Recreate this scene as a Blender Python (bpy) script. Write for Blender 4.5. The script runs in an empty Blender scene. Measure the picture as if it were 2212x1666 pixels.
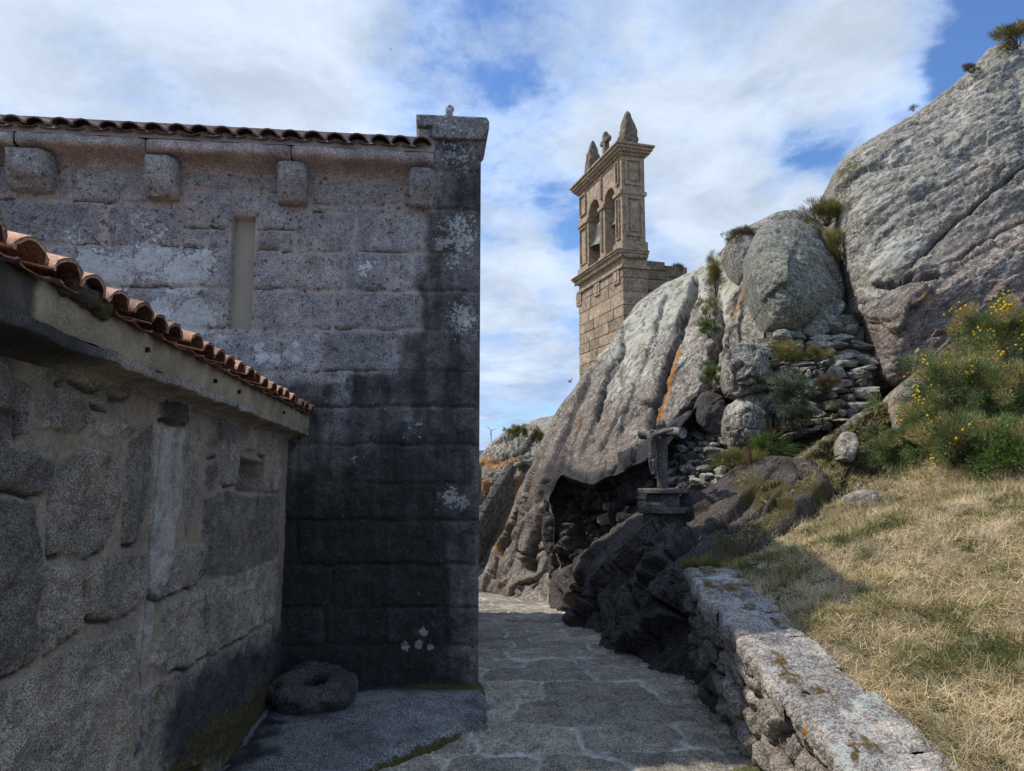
import bpy, bmesh, math, random
import numpy as np
from mathutils import Vector, Matrix

# ------------------------------------------------------------------ camera, world, sun, exposure
scene = bpy.context.scene
VW, VH, FPX, HORIZ = 2212.0, 1666.0, 1536.0, 1010.0
PITCH = math.atan((HORIZ - VH / 2) / FPX)
CAMZ = 1.6
cam_data = bpy.data.cameras.new('camera')
cam_data.sensor_width = 36.0
cam_data.lens = 36.0 * FPX / VW
cam_data.clip_start = 0.05
cam_data.clip_end = 20000.0
cam = bpy.data.objects.new('camera', cam_data)
scene.collection.objects.link(cam)
cam.location = (0, 0, CAMZ)
cam.rotation_euler = (math.pi / 2 + PITCH, 0, 0)
scene.camera = cam

SUN_EL = math.radians(53.5)
SUN_H = (-0.962, 0.272)                       # horizontal direction towards the sun
sun_data = bpy.data.lights.new('sun', 'SUN')
sun_data.energy = 3.2
sun_data.angle = math.radians(0.8)
sun_data.color = (1.0, 0.93, 0.82)
sun = bpy.data.objects.new('sun', sun_data)
scene.collection.objects.link(sun)
_s = Vector((SUN_H[0] * math.cos(SUN_EL), SUN_H[1] * math.cos(SUN_EL), math.sin(SUN_EL)))
sun.rotation_euler = (-_s).to_track_quat('-Z', 'Y').to_euler()
sun.location = (-20, 6, 30)

scene.view_settings.view_transform = 'Standard'
scene.view_settings.look = 'None'
scene.view_settings.exposure = 0.38
scene.view_settings.gamma = 1.0
try:
    scene.cycles.max_bounces = 6
    scene.cycles.diffuse_bounces = 3
    scene.cycles.use_denoising = True
except Exception:
    pass

class NT:
    """small helper for building node trees"""
    def __init__(self, tree):
        self.t = tree
    def n(self, kind, **kw):
        nd = self.t.nodes.new(kind)
        for k, v in kw.items():
            setattr(nd, k, v)
        return nd
    def put(self, sock, v):
        if v is None:
            return
        if hasattr(v, 'is_output'):
            self.t.links.new(v, sock)
        elif isinstance(v, (tuple, list)):
            if sock.type == 'RGBA' and len(v) == 3:
                v = (*v, 1.0)
            sock.default_value = v
        else:
            sock.default_value = v
    def math(self, op, a, b=None, c=None, clamp=False):
        m = self.n('ShaderNodeMath', operation=op, use_clamp=clamp)
        for i, v in enumerate((a, b, c)):
            if v is not None:
                self.put(m.inputs[i], v)
        return m.outputs[0]
    def vmath(self, op, a, b=None, scale=None):
        m = self.n('ShaderNodeVectorMath', operation=op)
        self.put(m.inputs[0], a)
        if b is not None:
            self.put(m.inputs[1], b)
        if scale is not None:
            self.put(m.inputs['Scale'], scale)
        return m.outputs['Value' if op in ('DOT_PRODUCT', 'LENGTH', 'DISTANCE') else 'Vector']
    def mix(self, f, a, b, blend='MIX'):
        m = self.n('ShaderNodeMix', data_type='RGBA', blend_type=blend)
        self.put(m.inputs[0], f); self.put(m.inputs[6], a); self.put(m.inputs[7], b)
        return m.outputs[2]
    def noise(self, vec, scale, detail=3, rough=0.55, distort=0.0):
        m = self.n('ShaderNodeTexNoise')
        if vec is not None:
            self.put(m.inputs['Vector'], vec)
        m.inputs['Scale'].default_value = scale
        m.inputs['Detail'].default_value = detail
        m.inputs['Roughness'].default_value = rough
        m.inputs['Distortion'].default_value = distort
        return m.outputs[0]
    def voro(self, vec, scale, feature='F1', out='Distance', rnd=1.0):
        m = self.n('ShaderNodeTexVoronoi', feature=feature)
        self.put(m.inputs['Vector'], vec)
        m.inputs['Scale'].default_value = scale
        m.inputs['Randomness'].default_value = rnd
        return m.outputs[out]
    def ramp(self, f, stops, interp='LINEAR'):
        r = self.n('ShaderNodeValToRGB')
        r.color_ramp.interpolation = interp
        e = r.color_ramp.elements
        while len(e) < len(stops):
            e.new(0.5)
        for el, (p, c) in zip(e, stops):
            el.position = p
            el.color = (c, c, c, 1) if isinstance(c, (int, float)) else (*c, 1)
        self.put(r.inputs[0], f)
        return r.outputs[0]
    def step(self, f, lo, hi, a=0.0, b=1.0):
        m = self.n('ShaderNodeMapRange', interpolation_type='SMOOTHSTEP')
        self.put(m.inputs[0], f)
        m.inputs[1].default_value = lo; m.inputs[2].default_value = hi
        m.inputs[3].default_value = a; m.inputs[4].default_value = b
        return m.outputs[0]
    def attr(self, name):
        return self.n('ShaderNodeAttribute', attribute_name=name).outputs['Fac']
    def mapping(self, vec, scale=(1, 1, 1), rot=(0, 0, 0), loc=(0, 0, 0)):
        m = self.n('ShaderNodeMapping')
        self.put(m.inputs[0], vec)
        m.inputs['Location'].default_value = loc
        m.inputs['Rotation'].default_value = rot
        m.inputs['Scale'].default_value = scale
        return m.outputs[0]

# ------------------------------------------------------------------ pixel rays (used to measure the place)
def ray(x, y):
    dx = (np.asarray(x, float) - VW / 2) / FPX
    dy = (VH / 2 - np.asarray(y, float)) / FPX
    c, s = math.cos(PITCH), math.sin(PITCH)
    return np.stack([dx + 0 * dy, c - dy * s + 0 * dx, s + dy * c + 0 * dx], -1)

def P(x, y, Y):
    r = ray(x, y)
    t = np.asarray(Y, float) / r[..., 1]
    p = r * t[..., None]
    p[..., 2] += CAMZ
    return p

class Plane:
    def __init__(self, O, u, v):
        self.O = np.array(O, float)
        self.u = np.array(u, float) / np.linalg.norm(u)
        self.v = np.array(v, float) / np.linalg.norm(v)
        self.n = np.cross(self.u, self.v)
    def uv(self, x, y):
        r = ray(x, y)
        c = np.array([0, 0, CAMZ])
        t = ((self.O - c) @ self.n) / (r @ self.n)
        p = c + r * t[..., None] - self.O
        return np.stack([p @ self.u, p @ self.v], -1)
    def at(self, u, v, h=0.0):
        u, v, h = np.broadcast_arrays(np.asarray(u, float), np.asarray(v, float), np.asarray(h, float))
        return self.O + u[..., None] * self.u + v[..., None] * self.v + h[..., None] * self.n
    def polys(self, lst):
        return [self.uv(np.array([q[0] for q in p], float), np.array([q[1] for q in p], float)) for p in lst]

# ------------------------------------------------------------------ noise in numpy
_rs = np.random.RandomState(11)
_perm = np.tile(_rs.permutation(256), 3)
_grad = _rs.normal(size=(256, 3)); _grad /= np.linalg.norm(_grad, axis=1, keepdims=True)

def perlin(p):
    p = np.asarray(p, float)
    i = np.floor(p).astype(np.int64)
    f = p - i
    i &= 255
    w = f * f * f * (f * (f * 6 - 15) + 10)
    out = 0.0
    for dx in (0, 1):
        wx = w[..., 0] if dx else 1 - w[..., 0]
        for dy in (0, 1):
            wy = w[..., 1] if dy else 1 - w[..., 1]
            for dz in (0, 1):
                wz = w[..., 2] if dz else 1 - w[..., 2]
                h = _perm[_perm[_perm[(i[..., 0] + dx) & 255] + ((i[..., 1] + dy) & 255)] + ((i[..., 2] + dz) & 255)]
                g = _grad[h]
                d = g[..., 0] * (f[..., 0] - dx) + g[..., 1] * (f[..., 1] - dy) + g[..., 2] * (f[..., 2] - dz)
                out = out + wx * wy * wz * d
    return out * 1.5

def fbm(p, octaves=4, gain=0.5, off=0.0):
    p = np.asarray(p, float) + off
    a, s, out = 1.0, 1.0, 0.0
    for _ in range(octaves):
        out = out + a * perlin(p * s + 17.3 * _)
        a *= gain; s *= 2.03
    return out

def ridged(p, octaves=4, gain=0.5, off=0.0):
    p = np.asarray(p, float) + off
    a, s, out = 1.0, 1.0, 0.0
    for _ in range(octaves):
        out = out + a * (0.5 - np.abs(perlin(p * s + 9.1 * _)))
        a *= gain; s *= 2.1
    return out

def facets(p, seed=0, groove=0.35):
    """broken rock: every cell of a jittered lattice is a small tilted plane"""
    p = np.asarray(p, float) + seed * 3.3
    i0 = np.floor(p).astype(np.int64)
    best = np.full(p.shape[:-1], 1e9); val = np.zeros(p.shape[:-1]); second = np.full(p.shape[:-1], 1e9)
    for dx in (-1, 0, 1):
        for dy in (-1, 0, 1):
            for dz in (-1, 0, 1):
                c = i0 + np.array([dx, dy, dz])
                m = c & 255
                h = _perm[_perm[_perm[m[..., 0]] + m[..., 1]] + m[..., 2]]
                h2 = _perm[h + 31]
                jit = np.stack([h / 255.0, h2 / 255.0, _perm[h2 + 57] / 255.0], -1) * 0.9
                d = p - (c + jit)
                dd = (d * d).sum(-1)
                v = (_perm[h2 + 99] / 255.0 - 0.5) + 0.9 * (d * _grad[h]).sum(-1)
                new = dd < best
                second = np.where(new, best, np.minimum(second, dd))
                val = np.where(new, v, val); best = np.where(new, dd, best)
    return val - groove * np.exp(-((np.sqrt(second) - np.sqrt(best)) / 0.10) ** 2)

def sstep(x, a, b):
    t = np.clip((x - a) / (b - a), 0, 1)
    return t * t * (3 - 2 * t)

class RBF:
    """thin-plate surface through scattered values"""
    def __init__(self, pts, vals, smooth=1e-4):
        pts = np.array(pts, float)
        self.c = pts.mean(0); self.s = np.abs(pts - self.c).max()
        self.p = (pts - self.c) / self.s
        n = len(pts)
        K = self._k(np.linalg.norm(self.p[:, None] - self.p[None], axis=-1)) + smooth * np.eye(n)
        A = np.zeros((n + 3, n + 3))
        A[:n, :n] = K; A[:n, n] = 1; A[:n, n + 1:] = self.p
        A[n, :n] = 1; A[n + 1:, :n] = self.p.T
        b = np.zeros(n + 3); b[:n] = vals
        self.w = np.linalg.lstsq(A, b, rcond=None)[0]
    @staticmethod
    def _k(r):
        return np.where(r > 1e-9, r * r * np.log(np.maximum(r, 1e-9)), 0.0)
    def __call__(self, x, y):
        q = np.stack([np.asarray(x, float), np.asarray(y, float)], -1)
        q = (q - self.c) / self.s
        n = len(self.p)
        out = self.w[n] + q @ self.w[n + 1:]
        for i in range(n):
            out = out + self.w[i] * self._k(np.linalg.norm(q - self.p[i], axis=-1))
        return out

def poly_sd(poly, X, Y, nearest=False):
    """signed distance to a polygon, positive inside"""
    poly = np.asarray(poly, float)
    d = np.full(X.shape, 1e18); ins = np.zeros(X.shape, bool)
    nx = X.copy(); ny = Y.copy()
    for a, b in zip(poly, np.roll(poly, -1, 0)):
        e = b - a
        L = max(e @ e, 1e-18)
        t = np.clip(((X - a[0]) * e[0] + (Y - a[1]) * e[1]) / L, 0, 1)
        px, py = a[0] + t * e[0], a[1] + t * e[1]
        dd = (X - px) ** 2 + (Y - py) ** 2
        if nearest:
            m = dd < d
            nx = np.where(m, px, nx); ny = np.where(m, py, ny)
        d = np.minimum(d, dd)
        if a[1] != b[1]:
            c = ((a[1] > Y) != (b[1] > Y)) & (X < e[0] * (Y - a[1]) / e[1] + a[0])
            ins ^= c
    sd = np.where(ins, 1, -1) * np.sqrt(d)
    return (sd, nx, ny) if nearest else sd

def line_d(pts, X, Y):
    pts = np.asarray(pts, float)
    d = np.full(X.shape, 1e18)
    for a, b in zip(pts[:-1], pts[1:]):
        e = b - a
        t = np.clip(((X - a[0]) * e[0] + (Y - a[1]) * e[1]) / max(e @ e, 1e-12), 0, 1)
        d = np.minimum(d, (X - a[0] - t * e[0]) ** 2 + (Y - a[1] - t * e[1]) ** 2)
    return np.sqrt(d)

def line_sd(pts, X, Y):
    """distance to an open line with the side as its sign"""
    pts = np.asarray(pts, float)
    d = np.full(X.shape, 1e18); s = np.ones(X.shape)
    for a, b in zip(pts[:-1], pts[1:]):
        e = b - a
        t = np.clip(((X - a[0]) * e[0] + (Y - a[1]) * e[1]) / max(e @ e, 1e-12), 0, 1)
        dd = (X - a[0] - t * e[0]) ** 2 + (Y - a[1] - t * e[1]) ** 2
        c = e[0] * (Y - a[1]) - e[1] * (X - a[0])
        new = dd < d
        d = np.where(new, dd, d); s = np.where(new, np.sign(c), s)
    return np.sqrt(d) * s

# ------------------------------------------------------------------ objects
WL = {}
def tag(o, label=None, cat=None, group=None, kind=None):
    if label: o['label'] = label
    if cat: o['category'] = cat
    if group: o['group'] = group
    if kind: o['kind'] = kind
    return o

def empty(name, loc, label=None, cat=None, group=None):
    o = bpy.data.objects.new(name, None)
    scene.collection.objects.link(o)
    o.location = tuple(float(v) for v in loc)
    o.empty_display_size = 0.1
    WL[o.name] = np.array(loc, float)
    return tag(o, label, cat, group)

def mesh_obj(name, V, F, mat, parent=None, attrs=None, smooth=True, loc=None):
    """V (n,3) world coordinates; F array of quads/tris or list of faces"""
    V = np.asarray(V, float).reshape(-1, 3)
    base = np.zeros(3)
    if parent is not None:
        base = WL[parent.name]
    elif loc is not None:
        base = np.array(loc, float)
    me = bpy.data.meshes.new(name)
    V = V - base
    if isinstance(F, np.ndarray):
        groups = [F]
    elif len(F) and isinstance(F[0], np.ndarray) and F[0].ndim == 2:
        groups = F
    else:
        groups = None
    if groups is None:
        me.from_pydata(V.tolist(), [], [list(map(int, f)) for f in F])
    else:
        groups = [g for g in groups if len(g)]
        tot = np.concatenate([np.full(len(g), g.shape[1]) for g in groups])
        idx = np.concatenate([g.ravel() for g in groups]).astype(np.int32)
        start = np.concatenate([[0], np.cumsum(tot)[:-1]]).astype(np.int32)
        me.vertices.add(len(V)); me.vertices.foreach_set('co', V.astype(np.float32).ravel())
        me.loops.add(len(idx)); me.loops.foreach_set('vertex_index', idx)
        me.polygons.add(len(tot)); me.polygons.foreach_set('loop_start', start)
        me.update(calc_edges=True)
    me.validate(clean_customdata=False)
    for k, v in (attrs or {}).items():
        at = me.attributes.new(k, 'FLOAT', 'POINT')
        at.data.foreach_set('value', np.asarray(v, np.float32).ravel())
    me.polygons.foreach_set('use_smooth', np.full(len(me.polygons), bool(smooth)))
    me.update()
    if mat is not None:
        me.materials.append(mat)
    o = bpy.data.objects.new(name, me)
    scene.collection.objects.link(o)
    if parent is not None:
        o.parent = parent
        WL[o.name] = base.copy()
    else:
        o.location = tuple(base)
        WL[o.name] = base.copy()
    return o

def grid_faces(nu, nv):
    i = np.arange(nu * nv).reshape(nu, nv)
    return np.stack([i[:-1, :-1], i[1:, :-1], i[1:, 1:], i[:-1, 1:]], -1).reshape(-1, 4)

class MB:
    """collects solid pieces into one mesh"""
    def __init__(self):
        self.V = []; self.F = []; self.n = 0
    def add(self, V, F):
        V = np.asarray(V, float)
        self.V.append(V)
        self.F += [[int(i) + self.n for i in f] for f in F]
        self.n += len(V)
        return self
    def box(self, T, a, b, jit=0.0, rng=random):
        (x0, y0, z0), (x1, y1, z1) = a, b
        c = [(x0, y0, z0), (x1, y0, z0), (x1, y1, z0), (x0, y1, z0), (x0, y0, z1), (x1, y0, z1), (x1, y1, z1), (x0, y1, z1)]
        V = [np.array(T(*q)) + (np.array([rng.uniform(-jit, jit) for _ in range(3)]) if jit else 0) for q in c]
        return self.add(V, [(0, 3, 2, 1), (4, 5, 6, 7), (0, 1, 5, 4), (1, 2, 6, 5), (2, 3, 7, 6), (3, 0, 4, 7)])
    def prism(self, T, prof, a, b):
        """profile of (p,q) swept from a to b; T(s,p,q)"""
        n = len(prof)
        V = [T(a, p, q) for p, q in prof] + [T(b, p, q) for p, q in prof]
        F = [(i, (i + 1) % n, n + (i + 1) % n, n + i) for i in range(n)]
        F += [tuple(range(n))[::-1], tuple(range(n, 2 * n))]
        return self.add(V, F)
    def tube(self, pts, rad, sides=6):
        pts = [np.array(p, float) for p in pts]
        V = []; F = []
        for k, p in enumerate(pts):
            d = pts[min(k + 1, len(pts) - 1)] - pts[max(k - 1, 0)]
            d = d / (np.linalg.norm(d) + 1e-12)
            a = np.cross(d, [0, 0, 1.0])
            if np.linalg.norm(a) < 1e-3: a = np.cross(d, [1.0, 0, 0])
            a /= np.linalg.norm(a); b = np.cross(d, a)
            r = rad[k] if hasattr(rad, '__len__') else rad
            for s in range(sides):
                t = 2 * math.pi * s / sides
                V.append(p + r * (math.cos(t) * a + math.sin(t) * b))
        for k in range(len(pts) - 1):
            for s in range(sides):
                s2 = (s + 1) % sides
                F.append((k * sides + s, k * sides + s2, (k + 1) * sides + s2, (k + 1) * sides + s))
        F.append(tuple(range(sides))); F.append(tuple(range((len(pts) - 1) * sides, len(pts) * sides))[::-1])
        return self.add(V, F)
    def lathe(self, T, prof, n=24):
        V = []; F = []
        for r, z in prof:
            for s in range(n):
                t = 2 * math.pi * s / n
                V.append(T(r * math.cos(t), r * math.sin(t), z))
        for k in range(len(prof) - 1):
            for s in range(n):
                s2 = (s + 1) % n
                F.append((k * n + s, k * n + s2, (k + 1) * n + s2, (k + 1) * n + s))
        return self.add(V, F)
    def blob(self, c, size, rot=0.0, seed=0, rough=0.25, level=2, boxy=0.5, tilt=0.0, cuts=0):
        """an irregular stone"""
        V, F = ICO[level]
        q = V.copy()
        m = np.abs(q).max(1, keepdims=True)
        q = q * (1 - boxy) + q / m * boxy * 0.85
        q = q * (1 + rough * fbm(V * 1.3 + seed * 7.7, 3)[:, None])
        if cuts:
            rc = np.random.RandomState(seed + 5)
            for _ in range(cuts):
                nn = rc.normal(size=3); nn /= np.linalg.norm(nn)
                k = rc.uniform(0.5, 0.8)
                ex = np.clip(q @ nn - k, 0, None)
                q = q - ex[:, None] * nn
        q = q * (np.array(size) * 0.5)
        cr, sr = math.cos(rot), math.sin(rot)
        ct, st = math.cos(tilt), math.sin(tilt)
        q = np.stack([q[:, 0] * ct - q[:, 2] * st, q[:, 1], q[:, 0] * st + q[:, 2] * ct], 1)
        q = np.stack([q[:, 0] * cr - q[:, 1] * sr, q[:, 0] * sr + q[:, 1] * cr, q[:, 2]], 1) + np.array(c)
        return self.add(q, F)
    def build(self, name, mat, parent=None, smooth=False, attrs=None, loc=None, bevel=0.0):
        o = mesh_obj(name, np.concatenate([np.asarray(v).reshape(-1, 3) for v in self.V]), self.F, mat, parent, attrs, smooth, loc)
        if bevel:
            md = o.modifiers.new('bevel', 'BEVEL'); md.width = bevel; md.segments = 2; md.limit_method = 'ANGLE'
        return o

def _ico(level):
    bm = bmesh.new()
    bmesh.ops.create_icosphere(bm, subdivisions=level, radius=1.0)
    bm.verts.index_update()
    V = np.array([v.co[:] for v in bm.verts]); F = [[v.index for v in f.verts] for f in bm.faces]
    bm.free()
    return V, F
ICO = {k: _ico(k) for k in (1, 2, 3, 4)}
IDT = lambda x, y, z: np.array([x, y, z], float)

# ------------------------------------------------------------------ materials
def new_mat(name):
    m = bpy.data.materials.new(name)
    m.use_nodes = True
    t = NT(m.node_tree)
    b = m.node_tree.nodes.get('Principled BSDF')
    b.inputs['Roughness'].default_value = 0.92
    try: b.inputs['Specular IOR Level'].default_value = 0.25
    except Exception: pass
    return m, t, b

def coords(t):
    return t.n('ShaderNodeTexCoord').outputs['Object']

def stone_mat(name, cA, cB, grain=110, contrast=0.5, mortar=(0.30, 0.24, 0.20), stain_and_shade=(0.022, 0.024, 0.028),
              lichen=(0.50, 0.52, 0.54), base_lichen=0.0, lich_scale=9.0, patch=(0.22, 0.20, 0.18),
              stretch=None, moss=(0.075, 0.062, 0.018), orange=(0.42, 0.17, 0.03), bump=0.35, midbump=0.3,
              mottle=0.0, stain_speck=0.0, warm=None, spots=0.0, lich_soft=0.06, brown=(0.19, 0.135, 0.115)):
    m, t, b = new_mat(name)
    co = coords(t)
    vec = co
    if stretch:
        ang, sa, sb = math.radians(stretch[0]), stretch[1], stretch[2]
        sp_ = t.n('ShaderNodeSeparateXYZ'); t.put(sp_.inputs[0], co)
        cb_ = t.n('ShaderNodeCombineXYZ')
        t.put(cb_.inputs[0], t.math('MULTIPLY', t.vmath('DOT_PRODUCT', co, (math.cos(ang), 0, math.sin(ang))), sa))
        t.put(cb_.inputs[1], t.math('MULTIPLY', sp_.outputs[1], 0.8))
        t.put(cb_.inputs[2], t.math('MULTIPLY', t.vmath('DOT_PRODUCT', co, (math.sin(ang), 0, -math.cos(ang))), sb))
        vec = cb_.outputs[0]
    big = t.noise(co, 1.3, 5, 0.6)
    mid = t.noise(vec, 6.0, 5, 0.65)
    fine = t.noise(co, grain, 3, 0.6)
    cell = t.voro(co, grain * 1.3, out='Color')
    col = t.mix(t.step(big, 0.35, 0.65), cA, cB)
    if warm:
        col = t.mix(t.math('MULTIPLY', t.step(t.noise(co, 2.7, 4, 0.6), 0.52, 0.68), 0.8), col, warm)
    col = t.mix(t.attr('patch'), col, patch)
    tone = t.math('ADD', 1.0, t.attr('tone'))
    col = t.mix(1.0, col, tone, 'MULTIPLY')
    midf = t.step(mid, 0.3, 0.7, 0.72, 1.28)
    col = t.mix(1.0, col, midf, 'MULTIPLY')
    bw_ = t.math('MULTIPLY', t.attr('brown'), t.step(t.noise(vec, 2.6, 6, 0.7), 0.28, 0.6))
    col = t.mix(bw_, col, t.mix(t.step(t.noise(vec, 9, 5, 0.7), 0.3, 0.7), tuple(c * 0.7 for c in brown), tuple(c * 1.35 for c in brown)))
    if mottle:
        mt = t.noise(vec, 8.0, 6, 0.72, 0.8)
        col = t.mix(t.math('MULTIPLY', t.step(mt, 0.47, 0.62), mottle), col, tuple(c * 0.28 for c in cA))
    # mineral speckle
    sp = t.step(fine, 0.36, 0.64, 1 - contrast, 1 + contrast)
    col = t.mix(t.math('SUBTRACT', 1.0, t.math('MULTIPLY', t.attr('patch'), 0.8)), col, t.mix(1.0, col, sp, 'MULTIPLY'))
    bw = t.n('ShaderNodeSeparateColor'); t.put(bw.inputs[0], cell)
    col = t.mix(t.math('MULTIPLY', t.step(bw.outputs[0], 0.78, 0.8), 0.55 * contrast + 0.1), col, (0.03, 0.03, 0.035))
    col = t.mix(t.math('MULTIPLY', t.step(bw.outputs[1], 0.84, 0.86), 0.5 * contrast + 0.1), col, (0.55, 0.52, 0.5))
    # mortar
    mo = t.math('MULTIPLY', t.attr('mortar'), t.step(t.noise(co, 14, 4, 0.6), 0.25, 0.6, 0.45, 1.0))
    mcol = t.mix(t.step(t.noise(co, 40, 3), 0.3, 0.7), tuple(c * 0.75 for c in mortar), tuple(c * 1.15 for c in mortar))
    col = t.mix(mo, col, mcol)
    # lichen
    ln = t.noise(vec, lich_scale, 6, 0.68, 0.6)
    l2 = t.math('ADD', ln, t.math('MULTIPLY', t.attr('lich'), 0.36))
    la = t.step(l2, 0.70 - base_lichen, 0.70 + lich_soft - base_lichen)
    lcol = t.mix(t.step(t.noise(co, 60, 3), 0.3, 0.7), tuple(c * 0.72 for c in lichen), lichen)
    lcol = t.mix(t.step(t.noise(co, 2.2, 5, 0.65), 0.42, 0.6), lcol, t.mix(1.0, lcol, (0.78, 0.80, 0.72), 'MULTIPLY'))
    col_l = t.mix(t.math('MULTIPLY', la, 0.85), col, lcol)
    if spots:
        s1 = t.noise(vec, 17, 5, 0.7, 0.4)
        sa = t.math('MULTIPLY', t.step(t.math('ADD', s1, t.math('MULTIPLY', t.attr('lich'), 0.12)), 0.525, 0.565), spots)
        col = t.mix(sa, col, t.mix(1.0, lcol, (0.86, 0.86, 0.84), 'MULTIPLY'))
        s2 = t.noise(co, 26, 4, 0.7)
        col = t.mix(t.math('MULTIPLY', t.step(s2, 0.575, 0.625), 0.8), col, (0.05, 0.046, 0.043))
    # stain (black algae and lichen, also painted shade)
    sn = t.math('ADD', t.attr('stain_and_shade'), t.math('MULTIPLY', t.math('SUBTRACT', t.noise(co, 7, 5, 0.65), 0.5), 0.5))
    sf = t.math('MULTIPLY', t.step(sn, 0.12, 1.0), t.step(t.attr('stain_and_shade'), 0.0, 0.1))
    if stain_speck:
        scol = t.mix(t.step(t.noise(co, grain * 0.35, 6, 0.75), 0.5, 0.72), stain_and_shade, tuple(c * stain_speck for c in stain_and_shade))
    else:
        scol = stain_and_shade
    col = t.mix(sf, col, scol)
    col = t.mix(t.math('MULTIPLY', la, t.math('SUBTRACT', 0.85, t.math('MULTIPLY', sf, 0.45))), col, lcol)
    # moss and orange lichen
    om = t.math('ADD', t.attr('orange'), t.math('MULTIPLY', t.math('SUBTRACT', t.noise(co, 9, 7, 0.78), 0.56), 2.4))
    of = t.math('MULTIPLY', t.step(om, 0.35, 0.62), t.step(t.attr('orange'), 0.02, 0.2))
    col = t.mix(of, col, t.mix(t.step(t.noise(co, 50, 3), 0.3, 0.7), tuple(c * 0.6 for c in orange), orange))
    mm = t.math('ADD', t.attr('moss'), t.math('MULTIPLY', t.math('SUBTRACT', t.noise(co, 13, 5, 0.7), 0.5), 1.4))
    mf = t.math('MULTIPLY', t.step(mm, 0.35, 0.65), t.step(t.attr('moss'), 0.02, 0.2))
    col = t.mix(mf, col, t.mix(t.step(t.noise(co, 70, 3), 0.3, 0.7), tuple(c * 0.45 for c in moss), tuple(c * 1.4 for c in moss)))
    t.put(b.inputs['Base Color'], col)
    # relief
    bsum = t.math('ADD', t.math('MULTIPLY', fine, bump), t.math('MULTIPLY', t.noise(vec, 22, 5, 0.7), midbump))
    bn = t.n('ShaderNodeBump')
    bn.inputs['Strength'].default_value = 0.9
    bn.inputs['Distance'].default_value = 0.03
    t.put(bn.inputs['Height'], bsum)
    t.put(b.inputs['Normal'], bn.outputs[0])
    return m

def leaf_mat(name, stops, rough=0.75, trans=0.25):
    m, t, b = new_mat(name)
    col = t.ramp(t.attr('tint'), stops)
    co = coords(t)
    col = t.mix(1.0, col, t.step(t.noise(co, 3.0, 3), 0.3, 0.7, 0.8, 1.2), 'MULTIPLY')
    t.put(b.inputs['Base Color'], col)
    b.inputs['Roughness'].default_value = rough
    if trans:
        tr = t.n('ShaderNodeBsdfTranslucent'); t.put(tr.inputs[0], col)
        mx = t.n('ShaderNodeMixShader'); mx.inputs[0].default_value = trans
        t.t.links.new(b.outputs[0], mx.inputs[1]); t.t.links.new(tr.outputs[0], mx.inputs[2])
        out = t.t.nodes.get('Material Output')
        t.t.links.new(mx.outputs[0], out.inputs[0])
    return m

def plain_mat(name, c1, c2, scale=20, rough=0.8, metal=0.0, bump=0.15):
    m, t, b = new_mat(name)
    co = coords(t)
    f = t.noise(co, scale, 5, 0.65)
    t.put(b.inputs['Base Color'], t.mix(t.step(f, 0.3, 0.7), c1, c2))
    b.inputs['Roughness'].default_value = rough
    b.inputs['Metallic'].default_value = metal
    bn = t.n('ShaderNodeBump'); bn.inputs['Strength'].default_value = bump; bn.inputs['Distance'].default_value = 0.02
    t.put(bn.inputs['Height'], t.noise(co, scale * 3, 4, 0.7)); t.put(b.inputs['Normal'], bn.outputs[0])
    return m

# ------------------------------------------------------------------ sky: physical sky with a layer of cloud
def build_world():
    w = bpy.data.worlds.new('World')
    scene.world = w
    w.use_nodes = True
    t = NT(w.node_tree)
    bg = w.node_tree.nodes.get('Background')
    sky = t.n('ShaderNodeTexSky', sky_type='NISHITA')
    sky.sun_disc = False
    sky.sun_elevation = SUN_EL
    sky.sun_rotation = math.atan2(SUN_H[0], SUN_H[1])
    sky.air_density = 1.0; sky.dust_density = 0.6; sky.ozone_density = 1.6
    d = t.n('ShaderNodeTexCoord').outputs['Generated']
    sep = t.n('ShaderNodeSeparateXYZ'); t.put(sep.inputs[0], d)
    zz = t.math('ADD', t.math('MAXIMUM', sep.outputs[2], 0.0), 0.22)
    cmb = t.n('ShaderNodeCombineXYZ')
    t.put(cmb.inputs[0], t.math('DIVIDE', sep.outputs[0], zz))
    t.put(cmb.inputs[1], t.math('DIVIDE', sep.outputs[1], zz))
    q = cmb.outputs[0]
    n1 = t.noise(t.mapping(q, scale=(1, 1.0, 1), loc=(3.1, 1.7, 0)), 2.1, 11, 0.63, 0.25)
    n2 = t.noise(t.mapping(q, loc=(7.7, 2.2, 0)), 6.5, 9, 0.66, 0.2)
    dens = t.math('ADD', t.math('MULTIPLY', t.step(n1, 0.22, 0.78), 0.62), t.math('MULTIPLY', t.step(n2, 0.25, 0.75), 0.26))
    cover = 0.19
    val = t.math('ADD', dens, cover)
    def spot(x, y, r_px, amt):
        v = ray(x, y); v = v / np.linalg.norm(v)
        dot = t.vmath('DOT_PRODUCT', t.vmath('NORMALIZE', d), tuple(float(c) for c in v))
        c1 = math.cos(r_px / FPX)
        return t.math('MULTIPLY', t.step(dot, c1, 1.0), amt)
    for s in SKY_SPOTS:
        val = t.math('ADD', val, spot(*s))
    mask = t.step(val, 0.34, 0.66)
    thick = t.step(val, 0.56, 0.98)
    shade = t.noise(t.mapping(q, loc=(1.2, 5.5, 0)), 3.0, 9, 0.64, 0.3)
    ccol = t.mix(thick, (0.40, 0.535, 0.79), (0.57, 0.655, 0.775))
    ccol = t.mix(1.0, ccol, t.step(shade, 0.3, 0.7, 0.76, 1.08), 'MULTIPLY')
    k = 1.0 / 0.12
    ccol = t.vmath('SCALE', ccol, scale=k)
    skyc = t.vmath('MULTIPLY', sky.outputs[0], (0.64, 0.86, 1.15))
    col = t.mix(t.math('MULTIPLY', mask, 0.95), skyc, ccol)
    t.put(bg.inputs['Color'], col)
    bg.inputs['Strength'].default_value = 0.12

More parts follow.
